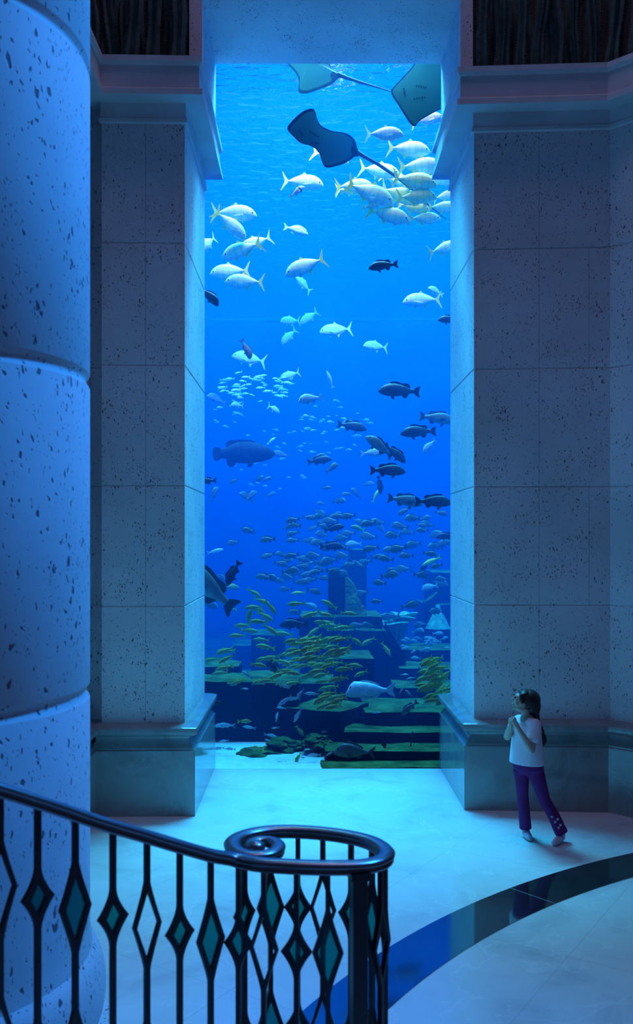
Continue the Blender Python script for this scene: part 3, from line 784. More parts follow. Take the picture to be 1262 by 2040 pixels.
LOOKS = {
 'trevally': ('trevally', skin('silver_trevally_skin', (0.60,0.54,0.24), (0.84,0.78,0.44), (0.88,0.85,0.62), 0.38, bars=(7, 0.20)), plain('yellow_fin', (0.92,0.70,0.04), 0.5)),
 'gold_trevally': ('trevally', skin('golden_trevally_skin', (0.54,0.40,0.08), (0.74,0.58,0.16), (0.82,0.72,0.36), 0.4, bars=(7, 0.25)), plain('gold_fin', (0.86,0.62,0.08), 0.5)),
 'grey_trevally': ('trevally', skin('shade_grey_trevally_skin', (0.26,0.22,0.18), (0.34,0.30,0.25), (0.46,0.42,0.34), 0.4, bars=(9, 0.3)), plain('pale_gold_fin', (0.70,0.56,0.22), 0.5)),  # shade put into the skin colour of the upper fish; the other is dark grey
 'dark': ('snapper', skin('charcoal_snapper_skin', (0.010,0.014,0.014), (0.032,0.036,0.032), (0.07,0.075,0.06), 0.45, mott=0.25), plain('black_fin', (0.012,0.014,0.018), 0.6)),
 'grey_snapper': ('snapper', skin('grey_snapper_skin', (0.10,0.11,0.09), (0.22,0.22,0.18), (0.38,0.37,0.31), 0.4, mott=0.15), plain('dark_grey_fin', (0.07,0.08,0.08), 0.6)),
 'bream': ('bream', skin('grey_bream_skin', (0.07,0.09,0.08), (0.16,0.19,0.16), (0.27,0.29,0.26), 0.4, mott=0.15), plain('grey_fin', (0.08,0.10,0.10), 0.6)),
 'pale_bream': ('bream', skin('pale_bream_skin', (0.34,0.38,0.36), (0.52,0.55,0.52), (0.62,0.64,0.60), 0.35, mott=0.15), plain('pale_fin', (0.42,0.46,0.46), 0.6)),
 'gold': ('slim', skin('yellow_striped_skin', (0.26,0.27,0.04), (0.30,0.34,0.13), (0.45,0.50,0.40), 0.4, lines=(13, 0.6, (0.48,0.40,0.02))), plain('bright_yellow_fin', (0.80,0.72,0.02), 0.5)),
 'bright_gold': ('slim', skin('bright_yellow_skin', (0.80,0.64,0.05), (0.78,0.74,0.30), (0.85,0.85,0.75), 0.4, lines=(13, 0.6, (0.85,0.66,0.03))), plain('vivid_yellow_fin', (0.95,0.78,0.02), 0.5)),
 'blue_slim': ('slim', skin('pale_blue_skin', (0.30,0.36,0.38), (0.45,0.52,0.54), (0.58,0.62,0.62), 0.35), plain('blue_grey_fin', (0.30,0.38,0.42), 0.6)),
 'silver_slim': ('slim', skin('bright_silver_skin', (0.66,0.70,0.70), (0.85,0.88,0.88), (0.9,0.9,0.9), 0.3), plain('silver_fin', (0.75,0.78,0.78), 0.6)),
 'emperor': ('emperor', skin('white_emperor_skin', (0.72,0.76,0.76), (0.72,0.76,0.78), (0.62,0.68,0.72), 0.3, mott=0.12), plain('white_fin', (0.72,0.76,0.78), 0.5)),
 'grouper': ('grouper', skin('giant_grouper_skin', (0.028,0.032,0.036), (0.016,0.02,0.024), (0.018,0.02,0.024), 0.9, mott=0.35, spec=0.1), plain('grouper_fin', (0.015,0.018,0.02), 0.9, 0.1)),
 'brown': ('bream', skin('brown_fish_skin', (0.16,0.085,0.05), (0.24,0.13,0.08), (0.30,0.18,0.12), 0.5, mott=0.2), plain('brown_fin', (0.14,0.08,0.05), 0.6)),
 'banded': ('bream', skin('banded_fish_skin', (0.62,0.42,0.34), (0.72,0.56,0.48), (0.66,0.56,0.55), 0.4, head=[(0.34, 0.6, (0.85,0.50,0.32)), (0.26,0.36,(0.95,0.95,0.95)), (0.17,0.26,(0.015,0.015,0.03)), (0.11,0.17,(0.92,0.92,0.92))]), plain('orange_fin', (0.75,0.42,0.16), 0.5)),
 'black': ('bream', plain('black_fish_skin', (0.010,0.012,0.016), 0.5), plain('black_fish_fin', (0.008,0.01,0.014), 0.6)),
}
def fin_plate(bm, pts, th=0.006, mi=0, y0=0.0):
    n = len(pts)
    f = [bm.verts.new((x, y0 - th/2, z)) for x, z in pts]
    b = [bm.verts.new((x, y0 + th/2, z)) for x, z in pts]
    fs = [bm.faces.new(f), bm.faces.new(b[::-1])]
    for i in range(n):
        fs.append(bm.faces.new((f[i], b[i], b[(i+1) % n], f[(i+1) % n])))
    for q in fs: q.material_index = mi
def dense(pts, k=2):
    """Round a closed outline by corner cutting."""
    for _ in range(k):
        out = []
        for i in range(len(pts)):
            a, b = pts[i], pts[(i+1) % len(pts)]
            out += [(a[0]*0.82 + b[0]*0.18, a[1]*0.82 + b[1]*0.18), (a[0]*0.18 + b[0]*0.82, a[1]*0.18 + b[1]*0.82)]
        pts = out
    return pts
def body_into(bm, K, seg=14, bend=0.0):
    prev = None
    for (x, t, b_, w) in K['st']:
        c, h = (t + b_)/2, (t - b_)/2
        cur = []
        for i in range(seg):
            a = 2*PI*i/seg
            s, q = math.sin(a), math.cos(a)
            cur.append(bm.verts.new((x, w*math.copysign(abs(q)**0.9, q), c + h*math.copysign(abs(s)**0.95, s))))
        if prev:
            for i in range(seg): bm.faces.new((prev[i], prev[(i+1) % seg], cur[(i+1) % seg], cur[i]))
        else:
            bm.faces.new(cur)
        prev = cur
    bm.faces.new(prev[::-1])
def eyes_into(bm, K, mi=0, sides=(-1, 1)):
    x, z, r = K['eye']
    w = None
    st_ = K['st']
    for a, b in zip(st_[:-1], st_[1:]):
        if b[0] <= x <= a[0]:
            f = (x - b[0])/(a[0] - b[0]); w = b[3] + f*(a[3] - b[3]); c = ((b[1]+b[2]) + f*((a[1]+a[2]) - (b[1]+b[2])))/2; h = ((b[1]-b[2]) + f*((a[1]-a[2]) - (b[1]-b[2])))/2
    k = math.sqrt(max(0.05, 1 - ((z - c)/h)**2))
    nf = len(bm.faces)
    for s in sides:
        add_ball(bm, (x, s*w*k*0.97, z), (r, r*0.45, r), segs=10, rings=6)
    bm.faces.ensure_lookup_table()
    for f in bm.faces[nf:]: f.material_index = mi
def pect_into(bm, K, mi=0, sides=(-1, 1)):
    for s in sides:
        tmp = bmesh.new()
        fin_plate(tmp, dense(K['pect'], 1), 0.006)
        for v in tmp.verts:
            back = 0.23 - v.co.x
            v.co.y = s*(0.068 + back*0.32) + v.co.y
        vm = {v: bm.verts.new(v.co) for v in tmp.verts}
        for f in tmp.faces:
            q = bm.faces.new([vm[v] for v in f.verts]); q.material_index = mi
        tmp.free()
FISH = {}
def fish_meshes(kind):
    if kind in FISH: return FISH[kind]
    shape, sk, fn = LOOKS[kind]
    K = KINDS_[shape]
    d = {}
    bm = bmesh.new(); body_into(bm, K)
    me = finish(bm, kind + '_body', True, 70); me.materials.append(sk); d['body'] = me
    parts = {}
    for nm, pts in K['fins'].items():
        bm = bmesh.new(); fin_plate(bm, dense(pts, 1), 0.010)
        me = finish(bm, nm); me.materials.append(fn); parts[nm] = me
    parts = list(parts.items())
    for s in (-1, 1):
        bm = bmesh.new(); pect_into(bm, K, sides=(s,)); me = finish(bm, 'pectoral_fin'); me.materials.append(sk if kind in ('trevally',) else fn); parts.append(('pectoral_fin', me))
        bm = bmesh.new(); eyes_into(bm, K, sides=(s,)); me = finish(bm, 'eye', True); me.materials.append(M_eye); parts.append(('eye', me))
    d['parts'] = parts
    bm = bmesh.new(); body_into(bm, K, 10)
    for nm, pts in K['fins'].items(): fin_plate(bm, pts, 0.010, 1)
    eyes_into(bm, K, 2)
    me = finish(bm, kind + '_small', True, 60)
    for q in (sk, fn, M_eye): me.materials.append(q)
    d['whole'] = me
    FISH[kind] = d
    return d
NAME_OF = {'trevally': 'trevally', 'gold_trevally': 'trevally', 'grey_trevally': 'trevally', 'dark': 'snapper_fish', 'grey_snapper': 'snapper_fish', 'bream': 'bream_fish', 'pale_bream': 'bream_fish',
           'gold': 'striped_snapper_fish', 'bright_gold': 'striped_snapper_fish', 'blue_slim': 'fusilier_fish', 'silver_slim': 'fusilier_fish', 'emperor': 'emperor_fish', 'grouper': 'grouper_fish', 'brown': 'brown_fish', 'banded': 'banded_fish', 'black': 'black_fish'}
TALL = {'trevally': 1.12, 'gold_trevally': 1.16, 'grey_trevally': 1.12, 'dark': 1.12, 'grey_snapper': 1.12, 'gold': 1.12, 'bream': 1.05, 'emperor': 1.04}
def fish(kind, px, py, L, face='R', pitch=0, d=11.0, label=None, group=None, yaw=0, roll=0, tall=1.0, detail=None):
    """Put a fish where the photograph shows it: L is its seen length in pixels, face the way the nose points, yaw its turn away from the side view."""
    M = fish_meshes(kind)
    size = L * d / F / max(0.35, abs(math.cos(R(yaw))))
    rot = Euler((R(roll), R(-pitch), R(yaw) + (PI if face == 'L' else 0)), 'XYZ')
    det = (L >= 36) if detail is None else detail
    o = bpy.data.objects.new(NAME_OF[kind], M['body'] if det else M['whole'])
    COL.objects.link(o)
    o.location = P(px, py, d); o.rotation_euler = rot; o.scale = (size, size, size*tall*TALL.get(kind, 1.0))
    if det:
        for nm, me in M['parts']:
            c = bpy.data.objects.new(nm, me); COL.objects.link(c); c.parent = o
    tag(o, label, 'fish', group)
    return o
REAL = {'trevally': 0.53, 'gold_trevally': 0.53, 'grey_trevally': 0.55, 'dark': 0.46, 'grey_snapper': 0.46, 'bream': 0.26, 'pale_bream': 0.28, 'gold': 0.19, 'bright_gold': 0.24, 'blue_slim': 0.2, 'silver_slim': 0.2, 'emperor': 0.55, 'grouper': 1.0, 'brown': 0.30, 'banded': 0.22, 'black': 0.35}
def dep(kind, L): return min(17.0, max(10.35, REAL[kind]*F/L))
G_T, G_D, G_B = 'silver trevallies in the upper water', 'dark snappers in the middle water', 'grey breams above the ruins'
# kind, x, y, length, facing, pitch, yaw, label, group, depth or None
BIG = [
 ('grey_trevally',766,267,78,'R',0,0,'greyish shaded trevally at the top of the dense school, below the cut-off ray',G_T,11.0),
 ('trevally',814,297,88,'R',-4,0,'pale trevally second from the top of the dense school, yellow tail down-left',G_T,11.2),
 ('grey_trevally',851,238,66,'R',12,0,'brown-grey trevally half hidden behind the cut-off ray in the corner',G_T,11.6),
 ('trevally',838,331,92,'R',2,0,'pale trevally whose face is cut by the right-hand cornice',G_T,11.1),
 ('trevally',756,340,84,'R',-8,0,'pale trevally crossed by the start of the long ray tail',G_T,11.5),
 ('trevally',792,358,70,'R',-20,0,'dim trevally deep in the school, right behind the ray tail',G_T,11.9),
 ('gold_trevally',826,360,92,'R',-8,0,'golden trevally with a striped flank in the centre of the dense school',G_T,11.0),
 ('trevally',876,356,72,'R',-4,0,'bright trevally tail end just under the right-hand cornice',G_T,11.4),
 ('trevally',706,371,78,'R',2,0,'pale trevally leftmost of the dense school, mostly behind the brightest one',G_T,11.3),
 ('trevally',699,377,62,'R',4,0,'yellow-tailed trevally peeping out at the left end of the dense school',G_T,11.8),
 ('trevally',737,384,104,'R',-22,0,'largest and brightest trevally, diving to the right at the front of the school',G_T,10.4),
 ('gold_trevally',797,388,86,'R',-20,0,'golden trevally diving beneath the crossing of the ray tail',G_T,11.3),
 ('gold_trevally',830,392,82,'R',2,0,'golden round-headed trevally right under the striped golden one',G_T,10.8),
 ('gold_trevally',824,412,68,'R',-10,0,'golden trevally hidden under the round-headed golden one',G_T,11.5),
 ('trevally',888,390,52,'R',14,0,'trevally tail poking out beside the right jamb, above the ray tail tip',G_T,11.4),
 ('trevally',884,413,66,'R',-2,0,'pale trevally cut by the right jamb near the tip of the ray tail',G_T,11.2),
 ('trevally',774,428,90,'R',-14,0,'lowest big trevally of the dense school, yellow tail raised left',G_T,10.6),
 ('trevally',742,409,46,'R',18,0,'trevally mostly hidden between the brightest and the lowest one',G_T,11.0),
 ('trevally',846,435,66,'R',0,0,'small striped trevally at the bottom right of the dense school',G_T,11.0),
 ('trevally',658,312,78,'R',-14,0,'trevally hidden behind the whole ray with only its tail in view',G_T,12.2),
 ('trevally',603,363,84,'R',-4,0,'lone trevally left of the dense school, over the little banded fish',G_T,11.6),
 ('trevally',466,425,92,'R',-2,0,'trevally at the upper left with its big yellow tail up',G_T,11.4),
 ('trevally',459,447,76,'R',-36,22,'trevally diving steeply right under the one at the upper left',G_T,11.1),
 ('trevally',483,497,86,'L',-20,0,'striped trevally heading down-left, front one of the crossed pair',G_T,11.2),
 ('trevally',510,484,70,'L',-21,0,'trevally heading down-left, rear one of the crossed pair',G_T,11.8),
 ('trevally',459,541,82,'L',-4,0,'plain trevally swimming left, upper one of the close left pair',G_T,12.0),
 ('trevally',488,561,80,'L',2,0,'barred trevally swimming left, lower one of the close left pair',G_T,11.6),
 ('trevally',609,530,88,'L',-22,0,'slender bright trevally heading down-left in the centre',G_T,11.4),
 ('trevally',414,485,36,'L',-40,50,'trevally with only its yellow tail showing beside the left jamb',G_T,11.4),
 ('trevally',886,495,68,'R',16,0,'trevally swimming out behind the right jamb, below the school',G_T,11.6),
 ('trevally',842,598,78,'L',-2,0,'barred trevally swimming left near the right jamb at mid height',G_T,12.2),
 ('pale_bream',869,580,34,'L',24,20,'small hazy fish close above the barred trevally by the right jamb',None,14.0),
 ('trevally',670,657,66,'L',-4,0,'turquoise trevally swimming left alone in the middle of the window',G_T,14.6),
 ('trevally',749,690,50,'L',4,20,'small turquoise trevally right of and below the lone middle one',G_T,15.0),
 ('trevally',605,566,38,'L',40,30,'hazy trevally turning upward under the slender bright one',G_T,15.6),
 ('trevally',579,639,40,'L',-6,30,'faint blue trevally, left one of the hazy trio',G_T,16.6),
 ('trevally',616,632,44,'L',-36,20,'faint blue trevally, top right one of the hazy trio',G_T,16.4),
 ('trevally',576,670,42,'L',-44,20,'faint blue trevally, lowest one of the hazy trio',G_T,16.4),
 ('trevally',497,714,70,'L',12,0,'dim trevally behind the brown fish on the left',G_T,15.0),
 ('trevally',578,747,42,'L',-16,0,'turquoise trevally at the right edge of the far silvery school',G_T,15.2),
 ('trevally',546,815,24,'R',-18,50,'small bright fork-tailed fish seen half from behind in the far school',None,14.8),
 ('banded',592,382,36,'R',38,0,'small pinkish fish with a black and white banded head',None,10.9),
 ('pale_bream',590,458,50,'R',-8,20,'small blue-grey round fish swimming right below the banded fish',None,12.4),
 ('dark',764,529,60,'L',-6,0,'lone dark snapper swimming left at the upper right centre',G_D,10.5),
 ('black',416,589,56,'R',-40,0,'black fish cut off by the left jamb',None,10.6),
 ('brown',491,695,44,'R',-62,0,'brown fish hanging nose down in front of a dim trevally',None,12.0),
 ('dark',897,637,48,'L',4,0,'dark round head of a fish cut off by the right jamb',G_D,11.4),
 ('blue_slim',658,756,30,'L',66,35,'slim turquoise fish standing nearly upright in the middle',None,13.4),
 ('dark',796,778,84,'L',4,0,'largest dark snapper of the middle, swimming left alone',G_D,11.4),
 ('pale_bream',619,794,50,'L',-10,28,'round pale fish with a broad white tail left of the dark snappers',None,11.4),
 ('dark',702,849,60,'R',-8,0,'dark snapper with a pale raised tail at the left of the middle group',G_D,12.4),
 ('grey_snapper',872,833,72,'R',-6,0,'grey snapper cut by the right jamb, topmost of three there',G_D,11.8),
 ('dark',834,860,72,'L',-2,0,'dark snapper swimming left near the right jamb',G_D,11.6),
 ('grey_snapper',757,889,68,'L',40,0,'pale grey snapper rising nose up to the left in the right group',G_D,11.2),
 ('dark',788,903,56,'R',-38,0,'dark snapper diving right behind the rising grey one',G_D,11.7),
 ('pale_bream',742,902,48,'R',4,0,'pale fish half hidden behind the rising grey snapper',None,12.6),
 ('dark',773,937,72,'R',0,0,'dark snapper with a spread tail, swimming right under the rising grey one',G_D,11.3),
 ('pale_bream',856,888,38,'L',-44,20,'small grey fish heading down-left by the right jamb',None,12.4),
 ('dark',637,917,50,'R',10,0,'dark snapper left of the middle group, swimming right',G_D,12.6),
 ('bream',661,932,30,'R',34,30,'small grey fish touching the dark snapper left of the middle',None,12.6),
 ('bream',634,911,36,'R',14,0,'hazy fish mostly hidden behind the dark snapper left of the middle',None,13.4),
 ('grey_snapper',808,997,72,'R',-8,0,'grey snapper with a shining back, left one of the pair at the right jamb',G_D,11.4),
 ('dark',864,999,74,'R',0,0,'dark snapper, right one of the pair at the right jamb',G_D,11.0),
 ('dark',757,966,32,'R',-78,30,'small dark fish hanging head down under the spread-tailed snapper',None,12.4),
 ('bright_gold',749,988,26,'R',62,30,'thin fish with a bright yellow tail pointing down, below the hanging dark fish',None,12.6),
 ('grouper',486,901,124,'R',3,0,'giant dark blue grouper on the left, largest fish in the window',None,13.6),
 ('silver_slim',541,878,22,'R',40,0,'bright silver fish at the head of the giant grouper',None,13.8),
 ('bream',560,905,36,'L',14,0,'dim greenish fish just right of the giant grouper',None,14.8),
 ('dark',410,958,44,'L',-2,0,'dark tail end of a snapper at the left jamb under the grouper',G_D,11.6),
 ('bream',426,984,26,'R',60,45,'dim round fish under the dark tail end at the left jamb',None,14.0),
 ('bream',432,795,38,'L',20,30,'dim fish at the left end of the far silvery school',None,14.8),
 ('pale_bream',473,807,22,'L',0,50,'small pale fish facing out of the far silvery school',None,14.4),
 ('silver_slim',429,1098,34,'R',14,0,'bright silver slim fish alone by the left jamb',None,11.6),
 ('dark',464,1142,56,'L',-60,0,'black snapper diving down-left near the left jamb',None,11.0),
 ('grey_snapper',410,1166,150,'L',40,10,'big grey fish at the left jamb, its head cut off',None,10.7),
 ('dark',666,1052,42,'R',14,0,'dark snapper topmost of the two above the broken pillars',G_D,12.2),
 ('dark',661,1088,48,'R',0,0,'dark snapper below the other one above the broken pillars',G_D,12.2),
 ('bright_gold',860,1118,42,'L',-24,0,'bright yellow fish alone at the right above the ruin tower',None,12.2),
 ('dark',844,1132,24,'R',44,20,'thin dark fish crossing behind the bright yellow fish',None,12.8),
 ('dark',890,1068,40,'L',0,0,'dark fish half cut by the right jamb above the ruin tower',None,12.4),
 ('bright_gold',595,1181,30,'L',-4,0,'bright pale yellow fish alone over the left part of the ruins',None,11.8),
 ('dark',586,1243,58,'L',0,0,'long dark fish lying over the yellow fish left of the pillars',None,11.6),
 ('pale_bream',619,1206,32,'R',-24,20,'pale blue round fish left of the broken pillars',None,12.4),
 ('emperor',739,1374,99,'L',2,0,'big silver-white fish with a steep forehead before the sunken steps',None,10.85),
 ('bream',707,1497,84,'L',4,0,'big dim blue fish resting low over the bottom steps',None,10.15),
 ('dark',542,1326,46,'R',-46,0,'black fish diving right over the left ruined wall',None,11.0),
 ('black',424,1400,54,'L',0,0,'black fish low at the left jamb above the base',None,10.6),
 ('bright_gold',770,1293,34,'R',-54,0,'bright yellow-tailed fish diving right over the dark buttress',None,11.0),
 ('grey_snapper',816,1410,42,'L',-38,0,'grey fish heading down-left between the steps and the yellow cluster',None,10.6),
 ('black',763,1478,26,'R',-60,30,'little black fish with a pale head mark over the middle step',None,10.2),
 ('black',694,1478,18,'R',-30,40,'little black fish over the left end of a step',None,10.3),
 ('black',820,1472,20,'R',80,50,'little black fish upright before the right part of a step',None,10.3),
]
for (k, x, y, L, fc, pi, ya, lab, grp, d) in BIG:
    d = d or dep(k, L)
    if 'trevally' in k: d = max(d, 11.0)
    fish(k, x, y, L, fc, pi, d, lab, grp, ya)
# two larger blue-grey fish lists near the sand, each countable
SAND = [('blue_slim',434,1447,20,'L'),('blue_slim',449,1445,40,'L'),('gold',487,1437,28,'R'),('blue_slim',497,1449,27,'L'),('blue_slim',447,1476,20,'L'),('blue_slim',436,1491,24,'L'),('blue_slim',459,1492,22,'L'),
 ('gold',512,1491,31,'L'),('blue_slim',539,1465,26,'R'),('blue_slim',538,1479,24,'L'),('blue_slim',600,1482,42,'L'),('blue_slim',627,1504,28,'L'),('gold',594,1510,27,'L'),('blue_slim',655,1503,20,'R'),('gold',598,1456,26,'R'),('bream',647,1458,14,'L'),
 ('blue_slim',568,1396,36,'L'),('blue_slim',598,1382,28,'L'),('blue_slim',622,1382,30,'L'),('blue_slim',585,1392,30,'L'),('blue_slim',594,1424,34,'L'),('blue_slim',561,1410,20,'L'),('silver_slim',552,1428,20,'R'),('blue_slim',549,1450,16,'L'),('gold',485,1525,24,'L'),('black',541,1534,12,'R'),('black',604,1533,20,'R'),('blue_slim',558,1520,24,'L'),
 ('blue_slim',713,1530,20,'L'),('blue_slim',728,1523,20,'L'),('pale_bream',845,1525,14,'L'),('blue_slim',866,1462,20,'R'),('blue_slim',750,1420,18,'R'),('blue_slim',815,1381,20,'L'),('blue_slim',799,1378,16,'R'),('blue_slim',493,1344,26,'L'),('blue_slim',568,1366,22,'R'),('blue_slim',488,1372,16,'R'),('silver_slim',806,1344,16,'R'),('blue_slim',820,1351,20,'L')]
pit = {434:0,598:-50,568:-34,594:-60,552:80,538:34,655:30,627:0,815:44,799:60,866:-55,493:36,568.5:0}
rs = random.Random(5)
HUE = {'blue_slim': 'pale blue', 'silver_slim': 'bright silver', 'gold': 'yellow striped', 'bream': 'grey', 'grey_snapper': 'dusky grey', 'black': 'black', 'pale_bream': 'pale round'}
for (k, x, y, L, fc) in SAND:
    if L < 40 and k == 'gold' and x == 434: continue
    d = 10.15 if y > 1500 else rs.uniform(10.3, 10.8)
    fish(k, x, y, L, fc, pit.get(x, rs.uniform(-8, 8)), d, 'small %s fish low in front of the ruins, near the sandy bed' % HUE[k], 'small %s fish near the sandy bed' % HUE[k], rs.uniform(-15, 15))

# ---- grey breams loosely schooled above the ruins (positions read from the photograph)
Z4 = [(465,65,0),(610,70,0),(600,110,1),(730,105,1),(775,80,2),(830,55,0),(875,50,0),(1045,30,0),(1020,98,1),(1095,90,1),(950,115,0),(1160,170,0),(1050,160,1),(830,120,0),(755,158,3),(840,180,0),(700,215,1),(450,215,1),(455,140,0),(330,135,0),(330,215,0),(400,210,0),(395,255,0),(530,140,1),(560,215,0),(590,250,0),(525,250,0),(635,240,1),(735,260,1),(775,260,1),(810,245,0),(870,220,1),(915,230,0),(1015,215,1),(1130,205,0),(440,290,0),(520,310,1),(570,295,0),(600,325,1),(495,345,0),(430,320,1),(945,285,0),(930,310,0),(1085,310,0),(885,348,0),(1165,265,1),(500,270,0),(560,390,1),(420,380,0),(235,90,1),(160,150,0),(1130,370,3),(800,495,1),(790,400,1),(1030,460,0),(770,560,0),(830,560,0),(940,185,0),(975,180,0),(1210,150,1),(640,45,1),(590,20,1),(680,20,0),(700,175,0),(310,320,0),(340,320,0),(460,490,0),(90,320,1),(150,370,2),(150,480,2),(50,460,1),(460,490,0),(870,440,0),(675,440,1),(730,20,1),(1180,350,0),(1165,490,0),(940,515,0),(1085,555,0),(1190,330,0),(1105,780,1),(620,180,0),(585,150,0),(500,230,0),(455,40,1),(700,130,0),(395,340,0),(455,105,0),(690,300,0),(655,290,0),(1120,60,0),(1180,110,0),(985,70,0),(540,335,0),(590,280,0),(1000,280,0),(465,300,0),(420,240,0)]
ks = ['bream', 'bream', 'gold', 'pale_bream']
for (zx, zy, t) in Z4:
    x, y = 400 + zx/2.475, 1020 + zy/2.475
    if x < 409 or x > 897: continue
    L = rs.uniform(25, 37)
    fc = 'L' if rs.random() < 0.66 else 'R'
    k = ks[t] if t else ('bream' if rs.random() < 0.8 else 'grey_snapper')
    d = rs.uniform(11.8, 14.4)
    fish(k, x, y, L, fc, rs.uniform(-16, 16), d, 'small %s fish of the loose school hovering above the ruins' % HUE[k], '%s fish in the loose school above the ruins' % HUE[k], rs.uniform(-35, 35), detail=False, tall=1.12)
# small grey fish strewn below the dark snappers
for (x, y) in ((650,972),(691,984),(711,983),(733,964),(676,998),(642,1003),(636,1020),(668,1028),(660,1030),(720,1043),(745,1043),(617,1031),(640,1040),(735,1040),(822,1030),(846,1033),(840,1046),(806,1018),(587,1046),(495,1055),(492,990),(515,955),(535,953),(540,985),(500,988),(466,958),(574,1050),(625,1052),(760,1052),(880,1022)):
    fish('bream', x, y, rs.uniform(20, 30), 'L' if rs.random() < 0.5 else 'R', rs.uniform(-30, 40), rs.uniform(12.6, 15.5), 'small grey fish strewn through the open water below the dark snappers', 'small grey fish below the dark snappers', rs.uniform(-45, 45), detail=False)

# ---- yellow striped snappers
GOLD_L = 'yellow striped snapper in the big yellow school over the ruins'
GOLD_G = 'big yellow school over the ruins'
Y4 = [(265,400,'R',-35),(305,440,'R',-20),(345,470,'R',-50),(260,470,'L',0),(470,453,'L',0),(635,455,'L',24),(545,505,'L',-14),(625,507,'L',6),(730,500,'R',-6),(620,545,'L',0),(710,570,'L',2),(285,540,'L',0),(320,515,'R',-28),(345,580,'R',-36),(560,590,'L',-40),(545,620,'L',-4),(640,560,'L',4),(320,665,'L',6),(180,610,'L',0),(205,560,'L',0),(410,600,'L',0),(300,630,'L',2),(825,640,'L',-24),(765,635,'R',-30),(690,685,'L',-16),(240,585,'R',-10),(600,545,'L',6),(655,575,'L',3),(125,685,'L',4),(280,480,'R',-16),(240,515,'R',80),(680,625,'L',0),(640,625,'L',-6)]
for (zx, zy, fc, pi) in Y4:
    fish('gold', 400 + zx/2.475, 1020 + zy/2.475, rs.uniform(33, 41), fc, pi + rs.uniform(-5, 5), rs.uniform(10.6, 11.6), GOLD_L, GOLD_G, rs.uniform(-15, 15), detail=False)
Y5 = [(50,160,'L'),(120,115,'L'),(125,155,'L'),(95,225,'L'),(115,200,'L'),(180,270,'L'),(165,265,'L'),(285,185,'R'),(310,155,'L'),(345,150,'L'),(290,265,'L'),(320,265,'L'),(400,170,'R'),(420,215,'R'),(450,225,'R'),(380,235,'L'),(405,285,'R'),(455,275,'L'),(790,228,'L'),(705,205,'L'),(755,188,'R'),(690,255,'L'),(665,255,'L'),(605,265,'L'),(645,295,'L'),(620,300,'L'),(595,235,'L'),(555,225,'L'),(650,115,'L'),(690,130,'L'),(700,110,'L'),(645,95,'L'),(610,90,'L'),(570,110,'L'),(530,100,'L'),(490,120,'L'),(460,130,'L'),(450,110,'L'),(470,80,'L'),(500,75,'L'),(540,75,'L'),(590,70,'L'),(430,130,'L'),(480,155,'L'),(520,150,'L'),(560,150,'L'),(600,150,'L'),(640,160,'L'),(590,185,'L'),(555,180,'L'),(620,190,'L'),(660,180,'L'),(500,190,'L'),(470,190,'L'),(440,175,'L'),(530,240,'L'),(575,215,'L'),(625,330,'L'),(600,350,'L'),(640,375,'L'),(610,385,'L'),(660,345,'L'),(655,390,'L'),(680,360,'L'),(590,365,'L'),(690,340,'L'),(450,65,'L'),(520,60,'L'),(560,55,'L'),(625,60,'L'),(655,55,'L'),(690,60,'L'),(640,130,'L'),(545,125,'L'),(570,90,'L')]
for (zx, zy, fc) in Y5:
    pi = -rs.uniform(5, 26) if fc == 'L' else -rs.uniform(8, 35)
    fish('gold', 400 + zx/2.475, 1250 + zy/2.475, rs.uniform(30, 40), fc, pi, rs.uniform(10.25, 11.0), GOLD_L, GOLD_G, rs.uniform(-22, 22), detail=False)
for i in range(46):
    while True:
        a, b = rs.uniform(-1, 1), rs.uniform(-1, 1)
        if a*a + b*b < 1: break
    x, y = 866 + 26*a + 6*b, 1356 + 46*b
    fish('gold', x, y, rs.uniform(28, 39), 'L', -rs.uniform(8, 42), rs.uniform(10.2, 10.9), 'yellow striped snapper in the tight yellow cluster by the right jamb', 'tight yellow cluster by the right jamb', rs.uniform(-25, 25), detail=False)
# ---- tiny far fish
def far(n, cx, cy, rx, ry, L0, L1, kind, lab, grp, d0, d1, seed, pos=None):
    r_ = random.Random(seed)
    for i in range(n):
        while True:
            a, b = r_.uniform(-1, 1), r_.uniform(-1, 1)
            if a*a + b*b < 1: break
        x, y = (cx + rx*a, cy + ry*b)
        fish(kind, x, y, r_.uniform(L0, L1), 'L' if r_.random() < 0.7 else 'R', r_.uniform(-14, 22), r_.uniform(d0, d1), lab, grp, r_.uniform(-35, 35), detail=False)
far(52, 512, 770, 72, 32, 10, 22, 'silver_slim', 'tiny silvery fish of the far school on the upper left', 'far silvery school on the upper left', 14.0, 16.5, 1)
far(18, 450, 800, 38, 50, 7, 16, 'pale_bream', 'tiny silvery fish of the far school on the upper left', 'far silvery school on the upper left', 14.5, 17.0, 2)
far(50, 655, 850, 85, 55, 7, 15, 'pale_bream', 'tiny pale fish of the hazy school behind the dark snappers', 'hazy school behind the dark snappers', 15.0, 18.0, 3)
far(26, 545, 915, 95, 60, 7, 13, 'pale_bream', 'tiny pale fish of the hazy school behind the dark snappers', 'hazy school behind the dark snappers', 15.5, 18.0, 4)
far(34, 845, 1285, 48, 32, 12, 24, 'pale_bream', 'small pale fish of the hazy group before the right-hand ruins', 'hazy group before the right-hand ruins', 12.6, 14.6, 6)

